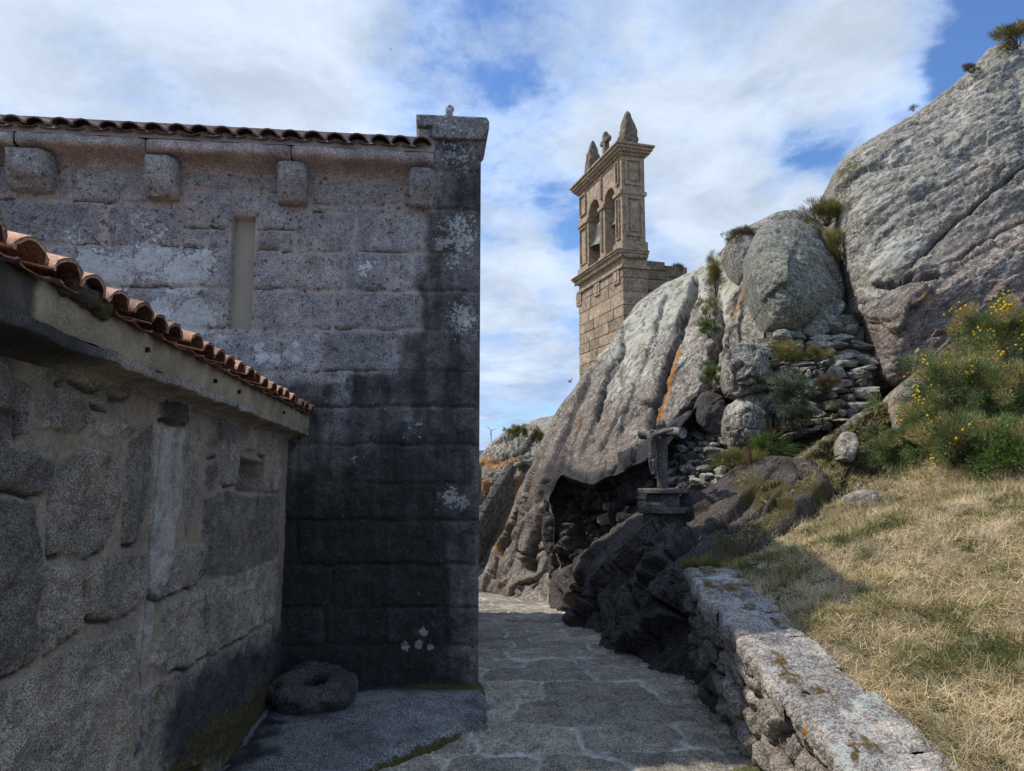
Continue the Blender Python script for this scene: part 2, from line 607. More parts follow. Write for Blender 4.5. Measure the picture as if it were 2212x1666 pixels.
SKY_SPOTS = [(905, 165, 170, -0.15), (860, 110, 90, -0.03), (1100, 175, 90, -0.06), (1222, 452, 90, -0.22), (1195, 415, 60, -0.08), (1235, 540, 60, -0.18), (2260, -30, 240, -0.55), (2030, 225, 110, -0.16), (2130, 150, 120, -0.22),
             (1700, 385, 120, -0.22), (1780, 320, 100, -0.20), (1440, 330, 90, -0.12), (1480, 380, 70, -0.10), (1600, 290, 150, -0.06), (1560, 450, 150, 0.34), (1140, 420, 120, 0.12),
             (1650, 90, 520, 0.22), (300, 150, 800, 0.24), (1120, 640, 220, 0.20), (640, 60, 260, 0.12), (1740, 430, 60, 0.2)]
build_world()
# ------------------------------------------------------------------ masonry panels: a height map of stones on a plane
def panel_grid(u0, u1, v0, v1, res):
    nu = int((u1 - u0) / res) + 2; nv = int((v1 - v0) / res) + 2
    return np.meshgrid(np.linspace(u0, u1, nu), np.linspace(v0, v1, nv), indexing='ij')

def stones_from_polys(U, V, polys, warp, wscale, seed):
    q = np.stack([U, V, np.full(U.shape, seed * 3.1)], -1)
    Uw = U + warp * fbm(q * wscale, 5, off=1.5); Vw = V + warp * fbm(q * wscale, 5, off=31.5)
    best = np.full(U.shape, -1.0); sid = np.full(U.shape, -1)
    for k, p in enumerate(polys):
        lo = p.min(0) - 0.12; hi = p.max(0) + 0.12
        m = (Uw > lo[0]) & (Uw < hi[0]) & (Vw > lo[1]) & (Vw < hi[1])
        if not m.any():
            continue
        sd = poly_sd(p, Uw[m], Vw[m])
        b = best[m]
        s = sid[m]
        up = sd > b
        b[up] = sd[up]; s[up] = k
        best[m] = b; sid[m] = s
    return best, sid

def stones_from_cells(U, V, centers, aspect, warp, wscale, seed):
    q = np.stack([U, V, np.full(U.shape, seed * 3.1)], -1)
    Uw = (U + warp * fbm(q * wscale, 3, off=1.5)); Vw = (V + warp * fbm(q * wscale, 3, off=31.5)) * aspect
    c = centers * np.array([1, aspect])
    fu, fv = Uw.ravel(), Vw.ravel()
    d1 = np.full(fu.shape, 1e9); d2 = np.full(fu.shape, 1e9); sid = np.zeros(fu.shape, int)
    for k, (a, b) in enumerate(c):
        dd = np.maximum(np.abs(fu - a), np.abs(fv - b)) * 0.6 + 0.4 * np.hypot(fu - a, fv - b)
        new = dd < d1
        d2 = np.where(new, d1, np.minimum(d2, dd))
        sid[new] = k
        d1 = np.where(new, dd, d1)
    return ((d2 - d1) * 0.5).reshape(U.shape), sid.reshape(U.shape)

def relief(U, V, sd, sid, depth, rnd, mortar_w, seed, rough=0.004, jitter=0.006, tone_amp=0.22, soft=0.3):
    rs = np.random.RandomState(seed)
    n = int(sid.max()) + 2
    off = rs.uniform(-1, 1, n) * jitter; tone = rs.uniform(-1, 1, n) * tone_amp
    tu = rs.uniform(-1, 1, n) * 0.02; tv = rs.uniform(-1, 1, n) * 0.02
    k = np.where(sid < 0, n - 1, sid)
    body = 1 - np.exp(-np.clip(sd, 0, None) / rnd)
    q = np.stack([U, V, np.full(U.shape, seed * 1.7)], -1)
    h = depth * body + np.where(sd > 0, off[k] * body, 0)
    h += rough * fbm(q * 9, 4) * (0.3 + body) + rough * 0.5 * fbm(q * 38, 3) * body
    mort = 1 - sstep(sd, mortar_w * soft, mortar_w)
    mort = mort * (0.45 + 0.55 * sstep(fbm(q * 3.1, 3, off=4.4), -0.35, 0.15))
    tn = np.where(sd > 0, tone[k] * body, 0)
    return h, mort, tn, k

def soft_poly(plane, px, U, V, soft, warp=0.05, seed=0):
    p = plane.polys([px])[0]
    q = np.stack([U, V, np.full(U.shape, seed * 5.3 + 2.0)], -1)
    sd = poly_sd(p, U + warp * fbm(q * 5, 4), V + warp * fbm(q * 5, 4, off=9.0))
    return sstep(sd, -soft, soft)

def spot_field(plane, U, V, spots):
    out = np.zeros(U.shape)
    for x, y, r, a in spots:
        c = plane.uv(np.array([x], float), np.array([y], float))[0]
        c2 = plane.uv(np.array([x + r], float), np.array([y], float))[0]
        R = np.linalg.norm(c2 - c)
        out = np.maximum(out, a * np.exp(-((U - c[0]) ** 2 + (V - c[1]) ** 2) / R ** 2))
    return out

# ------------------------------------------------------------------ materials of the buildings
M_NAVE = stone_mat('nave_granite', (0.255, 0.252, 0.265), (0.34, 0.326, 0.326), spots=0.22, grain=120, contrast=0.46, lich_scale=30, lich_soft=0.025, mottle=0.25, stain_speck=3.2, stain_and_shade=(0.026, 0.0245, 0.024),
                   mortar=(0.43, 0.365, 0.325), base_lichen=0.0, lichen=(0.74, 0.78, 0.80), warm=(0.36, 0.32, 0.29))
M_HUT = stone_mat('hut_granite', (0.265, 0.231, 0.19), (0.39, 0.336, 0.276), grain=170, contrast=0.55, warm=(0.38, 0.305, 0.215), mottle=0.45,
                  mortar=(0.33, 0.268, 0.198), patch=(0.42, 0.385, 0.345), stain_and_shade=(0.026, 0.028, 0.032), stain_speck=3.0)
M_PLASTER = stone_mat('eave_plaster', (0.27, 0.222, 0.152), (0.33, 0.278, 0.196), grain=140, contrast=0.16, bump=0.12, midbump=0.15)
M_TILE = stone_mat('roof_tile_clay', (0.29, 0.155, 0.105), (0.42, 0.24, 0.165), grain=130, contrast=0.28, bump=0.15,
                   lichen=(0.42, 0.40, 0.36), base_lichen=0.06, lich_scale=26, midbump=0.2, stain_and_shade=(0.05, 0.04, 0.035))
M_TILE_DARK = stone_mat('old_roof_tile_clay', (0.17, 0.092, 0.075), (0.27, 0.155, 0.12), grain=130, contrast=0.35, bump=0.15,
                        lichen=(0.30, 0.28, 0.26), base_lichen=0.10, lich_scale=24, midbump=0.2, stain_and_shade=(0.03, 0.026, 0.026))
M_DARK = plain_mat('drain_shadow', (0.012, 0.011, 0.011), (0.02, 0.018, 0.018), 30)  # near-black colour paints the shade inside the drains
M_PANE = plain_mat('window_slab', (0.30, 0.285, 0.215), (0.345, 0.325, 0.25), scale=6, rough=0.35, bump=0.03)
M_SOFFIT = stone_mat('cornice_granite', (0.30, 0.265, 0.25), (0.38, 0.335, 0.32), grain=95, contrast=0.4, lichen=(0.45, 0.44, 0.44))

# ------------------------------------------------------------------ the old church (nave end on the left)
ALPHA = math.radians(6.7)
NP = Plane(tuple(P(1033.0, 1480.0, 5.5)), (math.cos(ALPHA), math.sin(ALPHA), 0), (0, 0, 1))   # u to the right, n towards us
church = empty('stone_church', NP.at(0.0, 0.0, -1.5),
               'old granite church end wall with black stained lower half, tiled eave and narrow slot window', 'church')

def ladder(y0, y1, xs, gap=5):
    return [[(a + gap / 2, y0), (b - gap / 2, y0), (b - gap / 2, y1), (a + gap / 2, y1)] for a, b in zip(xs[:-1], xs[1:])]

nave_px = [
    [(156, 362), (325, 371), (325, 438), (156, 434)], [(128, 360), (150, 361), (150, 432), (128, 431)], [(-60, 358), (38, 360), (40, 432), (-60, 430)],
    [(403, 375), (606, 384), (606, 413), (403, 411)], [(397, 419), (612, 423), (637, 470), (637, 494), (556, 494), (556, 464), (498, 460), (497, 492), (397, 491)],
    [(674, 392), (862, 400), (862, 441), (674, 440)], [(674, 444), (765, 446), (765, 457), (674, 457)], [(872, 410), (884, 410), (884, 440), (872, 440)],
    [(-60, 434), (216, 441), (214, 526), (-60, 522)], [(234, 445), (384, 452), (384, 532), (234, 528)], [(394, 495), (441, 496), (441, 535), (394, 534)],
    [(449, 497), (497, 498), (497, 537), (449, 536)], [(558, 498), (603, 499), (603, 538), (556, 537)], [(611, 500), (638, 500), (636, 544), (611, 544)],
    [(645, 461), (765, 463), (763, 546), (645, 545)], [(772, 448), (915, 456), (914, 544), (772, 543)],
    [(921, 455), (1034, 457), (1035, 541), (921, 542)], [(936, 300), (1034, 303), (1034, 370), (936, 369)], [(938, 376), (1034, 377), (1034, 451), (938, 449)],
    [(-60, 527), (38, 528), (38, 600), (-60, 600)], [(44, 531), (158, 533), (158, 600), (44, 600)], [(165, 534), (498, 539), (495, 620), (165, 619)],
    [(552, 545), (740, 550), (740, 626), (549, 624)], [(747, 548), (837, 549), (837, 627), (747, 626)], [(846, 550), (1035, 548), (1035, 629), (846, 627)],
    [(-60, 606), (212, 606), (212, 710), (-60, 710)], [(219, 625), (493, 627), (491, 707), (219, 706)], [(549, 631), (718, 632), (718, 710), (546, 710)],
    [(725, 631), (902, 633), (902, 711), (725, 710)], [(907, 634), (955, 634), (955, 713), (907, 712)], [(960, 635), (1035, 634), (1035, 712), (960, 713)]]
nave_px += ladder(715, 801, [-60, 120, 300, 420, 697, 853, 908, 1036]) + ladder(806, 878, [-60, 160, 420, 600, 766, 962, 1036])
nave_px += ladder(883, 959, [-60, 220, 460, 640, 803, 919, 1036]) + ladder(964, 1042, [-60, 90, 360, 640, 848, 957, 1036])
nave_px += ladder(1047, 1122, [-60, 300, 520, 800, 930, 1036]) + ladder(1127, 1218, [-60, 180, 440, 640, 958, 1036])
nave_px += ladder(1222, 1310, [-60, 330, 560, 716, 958, 1036]) + ladder(1314, 1392, [-60, 200, 480, 700, 830, 960, 1036]) + ladder(1396, 1500, [-60, 260, 560, 790, 930, 1036])
NAVE_POLYS = NP.polys(nave_px)
eave_z_r = NP.uv(np.array([935.0]), np.array([350.0]))[0][1]
u_left = NP.uv(np.array([-60.0]), np.array([800.0]))[0][0]
v_top = NP.uv(np.array([985.0]), np.array([300.0]))[0][1]
U, V = panel_grid(u_left, 0.0, -0.25, v_top, 0.0125)
sd, sid = stones_from_polys(U, V, NAVE_POLYS, 0.015, 6.0, 1)
h, mort, tn, kk = relief(U, V, sd, sid, 0.014, 0.010, 0.011, 4, rough=0.009, jitter=0.006)
stain_and_shade = 0.80 * soft_poly(NP, [(1060, 280), (938, 280), (937, 452), (913, 470), (905, 600), (900, 712), (856, 722), (850, 802), (700, 815), (560, 830), (400, 900), (400, 1600), (1060, 1600)], U, V, 0.06, 0.06, 1) * (0.82 + 0.18 * sstep(fbm(np.stack([U * 7, V * 2.2, 0 * U + 5], -1), 4), -0.3, 0.2))
stain_and_shade = np.maximum(stain_and_shade, 0.95 * soft_poly(NP, [(1060, 860), (800, 880), (660, 960), (400, 940), (-100, 700), (-100, 1600), (1060, 1600)], U, V, 0.42, 0.16, 2))
stain_and_shade = np.maximum(stain_and_shade, 0.30 * soft_poly(NP, [(150, 535), (490, 540), (490, 720), (850, 722), (850, 900), (150, 900)], U, V, 0.08, 0.08, 3))
drip = sstep(fbm(np.stack([U * 8, V * 0.9, 0 * U + 6], -1), 4), -0.45, 0.35)
stain_and_shade = stain_and_shade * (0.9 + 0.12 * drip)
stain_and_shade = stain_and_shade + 0.07 * stain_and_shade * np.random.RandomState(5).uniform(-1, 1, kk.max() + 2)[kk]
lich = 1.12 * spot_field(NP, U, V, [(200, 575, 45, 1.0), (250, 590, 50, .95), (330, 565, 60, .8), (400, 595, 60, .95), (440, 560, 40, .75), (420, 690, 55, 1.0), (345, 672, 34, 1.0),
     (640, 775, 9, 1.3), (597, 777, 12, 1.3), (560, 750, 12, 1.2), (566, 772, 14, 1.3), (620, 762, 8, 1.2), (640, 745, 8, 1.2), (790, 580, 26, .7), (990, 490, 50, .62), (1000, 520, 40, .7), (955, 525, 22, .8),
     (1000, 690, 46, .62), (985, 340, 60, .5), (975, 1075, 30, .7), (1000, 1085, 22, .7), (1010, 270, 50, .5), (985, 560, 34, .5), (330, 740, 60, .6), (300, 480, 60, .35), (345, 505, 26, .6), (160, 515, 30, .55), (470, 735, 30, .5),
     (875, 1395, 10, 1.2), (905, 1390, 10, 1.2), (930, 1398, 8, 1.2), (915, 1365, 10, 1.0), (770, 990, 40, .3), (890, 925, 40, .35), (820, 870, 50, .3)])
orange = spot_field(NP, U, V, [(690, 1275, 14, .5), (905, 1283, 7, .7), (665, 1270, 8, .4)])
# open joints under some of the stones, their shade darkened in by colour
under = (sd < 0.003) & (np.roll(sd, -1, 1) > 0.001)
under = under * sstep(fbm(np.stack([U * 2.3, V * 2.3, 0 * U + 3], -1), 3), -0.15, 0.25)
h = h - 0.012 * under
stain_and_shade = np.maximum(stain_and_shade, 0.7 * under)
mort = mort * (1 - under)
# the slot window is a real opening in the height map
WIN = NP.polys([[(503, 465), (552, 468), (541, 711), (491, 710)]])[0]
wsd = poly_sd(WIN, U, V)
h = np.where(wsd > 0, -0.14 * sstep(wsd, 0, 0.012), h)
mort = np.where(wsd > -0.02, np.maximum(mort, 0.5 * sstep(wsd, -0.02, 0)), mort)
hh = h * sstep(-U, 0.0, 0.02) - 0.006 * (1 - sstep(-U, 0.0, 0.03))
X3 = NP.at(U, V, hh)
mesh_obj('nave_wall', X3.reshape(-1, 3), grid_faces(*U.shape), M_NAVE, church, {'mortar': mort, 'tone': tn, 'stain_and_shade': stain_and_shade, 'lich': lich, 'orange': orange})
# pane of thin stone in the slot
c = WIN.mean(0)
sl = MB()
wi = c + (WIN - c) * np.array([0.99, 0.995])
front = [NP.at(p[0], p[1], -0.085) for p in wi]; back = [NP.at(p[0], p[1], -0.11) for p in wi]
sl.add(front + back, [(0, 1, 2, 3), (7, 6, 5, 4), (0, 4, 5, 1), (1, 5, 6, 2), (2, 6, 7, 3), (3, 7, 4, 0)])
sl.build('window_pane', M_PANE, church)

# body behind the panel, gable wall on the right, running away from us
NB = lambda u, d, z: NP.at(u, z, -d)          # d is depth away from us
GD = 5.2                                      # depth of the gable
v_e = NP.uv(np.array([935.0]), np.array([345.0]))[0][1]
body = MB()
body.box(NB, (u_left - 1.5, 0.155, -1.4), (-0.02, GD, v_e))
body.build('nave_body', M_NAVE, church)
gz = v_top - 0.02
RIDGE_D, RIDGE_Z, BACK_Z = 2.9, gz + 1.0, gz + 0.0  # unseen gable profile, shaped for the shadow it casts
gp = [(0.06, -1.4), (GD, -1.4), (GD, BACK_Z), (RIDGE_D, RIDGE_Z), (0.06, gz)]
gb = MB()
gb.prism(lambda s, p, q: NP.at(s, q, -p), gp, -0.36, -0.004)
gb.build('gable_wall', M_NAVE, church, attrs={'stain_and_shade': np.full(10, 0.4)})
cp = MB()
cp.prism(lambda s, p, q: NP.at(s, q, -p), [(-0.02, gz + 0.02), (RIDGE_D, RIDGE_Z + 0.02), (GD + 0.1, BACK_Z + 0.02), (GD + 0.1, BACK_Z + 0.14), (RIDGE_D, RIDGE_Z + 0.16), (-0.02, gz + 0.12)], -0.42, 0.04)
cp.build('gable_coping', M_NAVE, church, attrs={'stain_and_shade': np.full(12, 0.5)})

# cap stone on the corner pier: moulded slab
def uvp(x, y):
    q = NP.uv(np.array([float(x)]), np.array([float(y)]))[0]
    return q[0], q[1]
prof = [uvp(*q) for q in [(899, 252), (1051, 259), (1056, 268), (1056, 284), (1044, 296), (1036, 306), (934, 303), (934, 276), (902, 276), (899, 266)]]
cb = MB()
cb.prism(lambda s, p, q: NP.at(p, q, s), prof, 0.05, -0.55)
o = cb.build('corner_cap', M_NAVE, church, bevel=0.012, attrs={'stain_and_shade': np.full(20, 0.45), 'lich': np.full(20, 0.35)})
cb = MB()
prof = [uvp(*q) for q in [(903, 277), (934, 277), (934, 322), (914, 319), (907, 312), (902, 290)]]
cb.prism(lambda s, p, q: NP.at(p, q, s), prof, 0.0, -0.5)
cb.build('cap_corbel', M_SOFFIT, church, bevel=0.012)
fb = MB()
fx, fz = uvp(970, 256)
for k in range(3):
    fb.blob(NP.at(fx + 0.004 * (k - 1), fz + 0.015 + k * 0.034, -0.0), (0.075 - 0.008 * k, 0.08, 0.055), 0.3 * k, 60 + k, 0.25, 2, 0.7)
fb.build('finial_stump', M_NAVE, church, smooth=True, attrs={'lich': np.full(3 * len(ICO[2][0]), 0.5), 'moss': np.full(3 * len(ICO[2][0]), 0.4)})

# cornice: long stone course with a curved underside, mortar bed above it
uc0 = u_left - 1.0
zt_l = NP.uv(np.array([0.0]), np.array([302.0]))[0]; zt_r = NP.uv(np.array([930.0]), np.array([358.0]))[0]
CZ_TOP = 0.5 * (zt_l[1] + zt_r[1])
def cornice(u0, u1, top, seed):
    nu = max(4, int((u1 - u0) / 0.02)); uu = np.linspace(u0, u1, nu)
    t = np.linspace(0, 1, 9)
    prof = [(0.0, 0.0), (0.10, 0.0), (0.2, 0.0)] + [(0.215, -0.02), (0.218, -0.05), (0.212, -0.08)] + [(0.2 - 0.2 * math.sin(a) * 1.0 + 0.0, -0.09 - 0.075 * (1 - math.cos(a))) for a in np.linspace(0.1, math.pi / 2, 7)]
    prof = np.array(prof)
    UU = np.repeat(uu[:, None], len(prof), 1)
    H = np.repeat(prof[None, :, 0], nu, 0); Z = top + np.repeat(prof[None, :, 1], nu, 0)
    q = np.stack([UU, H, Z], -1)
    n = fbm(q * 7, 4, off=seed * 3.3)
    H = H + np.where(H > 0.02, 0.012 * n, 0); Z = Z - np.where(np.abs(Z - top) > 0.03, 0.010 * n, 0)
    e = np.minimum(UU - u0, u1 - UU)
    H = H - 0.02 * np.exp(-e / 0.012) * (H > 0.05)
    return NP.at(UU, Z, H).reshape(-1, 3), grid_faces(*UU.shape), 0.25 * n.ravel()
joints = [uc0] + [NP.uv(np.array([x]), np.array([330.0]))[0][0] for x in (62.0, 336.0, 640.0)] + [-0.375]
VV, FF, n0, tn = [], [], 0, []
for k, (a, b) in enumerate(zip(joints[:-1], joints[1:])):
    v_, f_, t_ = cornice(a + 0.004, b - 0.004, CZ_TOP + 0.004 * (k % 2), k)
    VV.append(v_); FF.append(f_ + n0); n0 += len(v_); tn.append(t_)
mesh_obj('cornice', np.concatenate(VV), np.concatenate(FF), M_SOFFIT, church, {'tone': np.concatenate(tn)})

# bedding mortar under the tiles with small drain holes
nu = 360; uu = np.linspace(uc0, -0.375, nu)
PITCH_N = 0.163
def nave_hump(u):
    return 0.5 + 0.5 * np.cos(2 * np.pi * (u - NAVE_T0) / PITCH_N)
NAVE_T0 = -0.47
pz = np.array([0.0, 0.03, 0.055, 1.0])
UU = np.repeat(uu[:, None], 5, 1)
top = CZ_TOP + 0.055 + 0.03 * nave_hump(UU)
Z = np.stack([np.full(nu, CZ_TOP + 0.0), np.full(nu, CZ_TOP + 0.03), CZ_TOP + 0.03 + 0.6 * (top[:, 0] - CZ_TOP - 0.03), top[:, 0], top[:, 0] + 0.01], 1)
H = np.stack([np.full(nu, 0.205), np.full(nu, 0.2), np.full(nu, 0.19), np.full(nu, 0.185), np.full(nu, 0.0)], 1)
H = H + 0.008 * fbm(np.stack([UU * 6, Z * 6, H], -1), 3)
mesh_obj('mortar_bed', NP.at(UU, Z, H).reshape(-1, 3), grid_faces(nu, 5), M_SOFFIT, church, {'mortar': np.full(nu * 5, 0.55)})
for x in (107, 260, 360, 520, 680, 588, 751, 902):
    y = 300 + (x - 107) * 0.062
    pu = NP.uv(np.array([float(x)]), np.array([float(y)]))[0]
    cpt = NP.at(pu[0] * 1.0, CZ_TOP + 0.05, 0.19)
    hb = MB(); hb.tube([cpt + NP.n * 0.008, cpt - NP.n * 0.03], 0.009, 8); hb.build('weep_pipe', M_DARK, church)

# corbels
def corbel(x0, x1, y0, y1, kind, seed):
    a = NP.uv(np.array([x0, x1], float), np.array([y0, y1], float))
    w = (a[1, 0] - a[0, 0]); uc = a[:, 0].mean()
    zt = CZ_TOP - 0.12; zb = zt - 0.265 - 0.02 * (kind == 1)
    n = 13; k = 11
    S, Tt = np.meshgrid(np.linspace(-1, 1, k), np.linspace(0, 1, n), indexing='ij')
    if kind == 0:
        out = 0.20 * (1 - sstep(Tt, 0.55, 1.05) * 0.55)
    elif kind == 1:
        out = 0.19 * np.sqrt(np.clip(1 - (np.clip(Tt - 0.15, 0, 1) / 0.98) ** 2.2, 0.0, 1))
    else:
        out = 0.19 - 0.10 * sstep(Tt, 0.35, 1.0)
    edge = 1 - np.abs(S) ** 6 * 0.35
    q = np.stack([S * 2, Tt * 2, out + seed], -1)
    H = out * edge + 0.012 * fbm(q * 1.6, 3)
    UU = uc + S * w * 0.5 * (1 - 0.06 * Tt) + 0.006 * fbm(q * 1.4, 2, off=5)
    Z = zt + (zb - zt) * Tt
    # close the sides and the underside back to the wall
    H = np.pad(H, 1); UU = np.pad(UU, 1, mode='edge'); Z = np.pad(Z, 1, mode='edge')
    return NP.at(UU, Z, H).reshape(-1, 3), grid_faces(*UU.shape)
for k, (x0, x1, y0, y1, kind) in enumerate([(33, 122, 338, 430, 0), (326, 390, 350, 445, 1), (606, 666, 362, 455, 1), (884, 936, 378, 446, 2), (-60, -8, 335, 430, 1)]):
    v_, f_ = corbel(x0, x1, y0, y1, kind, 3 + k)
    mesh_obj('corbel', v_, f_, M_NAVE, church, {'tone': np.full(len(v_), (-0.16, -0.1, -0.16, 0.0, -0.1)[k]), 'lich': np.full(len(v_), 0.25)})

# ------------------------------------------------------------------ curved clay tiles
def barrel(length, r0, r1, th, n=9, up=True, nseg=4, chip=0.0, rng=None):
    """tile along +x (down the slope), open towards -z when up; r0 at the upper end"""
    a = np.linspace(0.04 * math.pi, 0.96 * math.pi, n)
    xs = np.linspace(0, length, nseg)
    V = []
    for k, x in enumerate(xs):
        r = r0 + (r1 - r0) * x / length
        for rr in (r, r - th):
            for t in a:
                xx = x
                if chip and k == nseg - 1:
                    xx = x + rng.uniform(-chip, chip)
                V.append((xx, rr * math.cos(t), (rr * math.sin(t) - r * 0.12) * (0.78 if up else -0.22)))
    F = []
    idx = lambda k, s, i: (k * 2 + s) * n + i
    for k in range(nseg - 1):
        for i in range(n - 1):
            F.append((idx(k, 0, i), idx(k + 1, 0, i), idx(k + 1, 0, i + 1), idx(k, 0, i + 1)))
            F.append((idx(k, 1, i), idx(k, 1, i + 1), idx(k + 1, 1, i + 1), idx(k + 1, 1, i)))
        for i in (0, n - 1):
            F.append((idx(k, 0, i), idx(k, 1, i), idx(k + 1, 1, i), idx(k + 1, 0, i)))
    for k in (0, nseg - 1):
        for i in range(n - 1):
            F.append((idx(k, 0, i), idx(k, 0, i + 1), idx(k, 1, i + 1), idx(k, 1, i)))
    return np.array(V), F

def tile_roof(mb, eave, adir, ddir, ndir, pitch, ncol, nrow, r, step, rng, first_over=0.06, tone=None, jit=0.008, n=9, lift=0.05):
    """eave: point at column 0; adir along the eave, ddir down the slope, ndir up"""
    adir, ddir, ndir = (np.array(v, float) / np.linalg.norm(v) for v in (adir, ddir, ndir))
    for c_ in range(ncol):
        for row in range(nrow):
            for kind in (0, 1):
                L = step * 1.25
                V, F = barrel(L, r * 0.86, r, 0.013, n, kind == 0, 3, 0.004, rng)
                pos = eave + adir * (c_ + (0 if kind == 0 else 0.5)) * pitch + adir * rng.uniform(-jit, jit)
                pos = pos - ddir * (row * step + L - first_over + rng.uniform(-0.012, 0.012) + (0.012 if kind else 0)) + ndir * ((lift if kind == 0 else lift - 0.012) + rng.uniform(-.004, .004))
                tl = rng.uniform(-0.02, 0.02)
                W = pos + V[:, :1] * ddir + (V[:, 1:2]) * adir + (V[:, 2:3] + tl * V[:, 1:2]) * ndir
                mb.add(W, F)
                if tone is not None:
                    tone += [rng.uniform(-0.35, 0.3)] * len(V)

rng = random.Random(3)
tb = MB(); tn = []
SL = math.radians(19)
ddir = NP.n * math.cos(SL) - NP.v * math.sin(SL)
ndir = NP.v * math.cos(SL) + NP.n * math.sin(SL)
ncol = int((-0.45 - uc0) / PITCH_N)
tile_roof(tb, NP.at(NAVE_T0 + 0.0, CZ_TOP + 0.052, 0.2), -NP.u, ddir, ndir, PITCH_N, ncol, 8, 0.074, 0.38, rng, 0.045, tn, lift=0.012)
tb.build('tile_roof', M_TILE_DARK, church, smooth=True, attrs={'tone': tn, 'stain_and_shade': 0.25 + 0.2 * np.random.RandomState(2).rand(len(tn))})

# ------------------------------------------------------------------ the low lean-to
HU = (-0.085, 1.0, 0.0)
HP = Plane((-1.675, 5.36, 0.0), (0.085, -1.0, 0.0), (0, 0, 1))      # u towards us, n to the right (+X)
HP = Plane(HP.O, HP.u, HP.v)
if HP.n[0] < 0:
    HP.n = -HP.n
lean = empty('lean_to_shed', (HP.at(2.0, 0.0, -0.6)), 'low lean-to of patched granite rubble with an overhanging row of orange clay tiles', 'shed')
hut_px = [
    [(85, 788), (120, 780), (150, 802), (135, 832), (92, 830), (80, 815)], [(88, 852), (130, 838), (175, 862), (190, 905), (175, 935), (130, 942), (90, 925)],
    [(152, 796), (195, 800), (222, 838), (205, 855), (178, 848), (148, 825)], [(228, 832), (272, 828), (284, 848), (270, 862), (236, 858)], [(190, 868), (226, 864), (238, 880), (226, 892), (196, 888)],
    [(198, 905), (252, 900), (276, 918), (268, 940), (225, 950), (200, 935)],
    [(112, 1000), (150, 978), (205, 965), (245, 978), (262, 1005), (252, 1100), (226, 1195), (180, 1203), (98, 1198), (95, 1180), (105, 1100)],
    [(275, 950), (300, 925), (332, 915), (326, 1000), (310, 1130), (290, 1180), (262, 1185), (262, 1100)],
    [(405, 930), (432, 935), (430, 1040), (420, 1100), (402, 1150), (392, 1060)], [(440, 930), (466, 900), (466, 985), (441, 985)], [(441, 992), (466, 990), (466, 1050), (450, 1062), (436, 1050)],
    [(472, 898), (548, 900), (548, 978), (512, 978), (511, 1050), (488, 1058), (468, 1045)], [(553, 905), (604, 922), (600, 1060), (562, 1062), (566, 985), (553, 980)],
    [(437, 1076), (470, 1062), (602, 1068), (600, 1200), (520, 1250), (430, 1250)], [(338, 1222), (395, 1165), (424, 1172), (426, 1262), (330, 1302), (312, 1290)],
    [(-40, 1072), (78, 1085), (86, 1200), (84, 1405), (-40, 1480)], [(92, 1215), (150, 1220), (162, 1250), (165, 1372), (92, 1415)], [(178, 1208), (308, 1198), (302, 1310), (192, 1348), (172, 1340)],
    [(340, 1315), (437, 1272), (442, 1420), (352, 1462), (320, 1440)], [(438, 1262), (592, 1205), (592, 1330), (448, 1420)],
    [(-40, 1492), (96, 1426), (290, 1348), (284, 1490), (272, 1720), (-40, 1760)], [(292, 1490), (350, 1468), (592, 1342), (592, 1450), (470, 1620), (284, 1730)],
    [(36, 820), (62, 832), (60, 930), (28, 945)], [(-40, 905), (28, 958), (70, 975), (122, 992), (100, 1055), (60, 1075), (-40, 1055)], [(-40, 760), (20, 780), (28, 890), (-40, 890)],
    [(300, 930), (275, 945), (270, 905)], [(345, 850), (400, 866), (398, 918), (340, 912)], [(285, 1000), (330, 1010), (310, 1010)], [(240, 1215), (262, 1200), (258, 1210)]]
HUT_POLYS = HP.polys(hut_px)
rsh = np.random.RandomState(19)
for row in range(6):
    a_ = 4.25 + rsh.uniform(0, 0.3)
    while a_ < 6.4:
        w_ = rsh.uniform(0.25, 0.6); z_ = -0.2 + row * 0.36
        HUT_POLYS.append(np.array([(a_, z_), (a_ + w_, z_), (a_ + w_, z_ + 0.32), (a_, z_ + 0.32)]) + rsh.uniform(-0.03, 0.03, (4, 2)))
        a_ += w_ + 0.05
u0h, u1h = -0.02, 6.32
U, V = panel_grid(u0h, u1h, -0.25, 2.02, 0.0068)
sd, sid = stones_from_polys(U, V, HUT_POLYS, 0.022, 4.0, 6)
h, mort, tn, kk = relief(U, V, sd, sid, 0.015, 0.006, 0.011, 9, rough=0.013, jitter=0.008, tone_amp=0.26)
h += 0.006 * fbm(np.stack([U * 2.2, V * 2.2, 0 * U], -1), 4)
under = (sd < 0.006) & (np.roll(sd, -2, 1) > 0.002) & (fbm(np.stack([U * 2.3, V * 2.3, 0 * U + 3], -1), 3) > -0.05)
h = h - 0.02 * under
patch = soft_poly(HP, [(338, 918), (402, 930), (396, 1000), (386, 1080), (372, 1180), (352, 1262), (322, 1292), (314, 1190), (326, 1050)], U, V, 0.01, 0.03, 4)
patch = np.maximum(patch, 0.8 * soft_poly(HP, [(318, 1180), (345, 1180), (335, 1290), (318, 1440), (300, 1660), (282, 1660), (296, 1400)], U, V, 0.02, 0.03, 4))
h += 0.012 * patch
mort = mort * (1 - patch)
crack = HP.uv(np.array([345, 340, 331, 320, 318, 312, 300, 290.]), np.array([925, 1000, 1075, 1180, 1260, 1330, 1450, 1640.]))
cd = line_d(crack, U + 0.01 * fbm(np.stack([U * 14, V * 14, 0 * U], -1), 3), V)
h -= 0.02 * np.exp(-(cd / 0.008) ** 2)
stain_and_shade = np.maximum(0.8 * np.exp(-(cd / 0.010) ** 2), 0.7 * under)  # dark crack, plus painted shade in the open joints
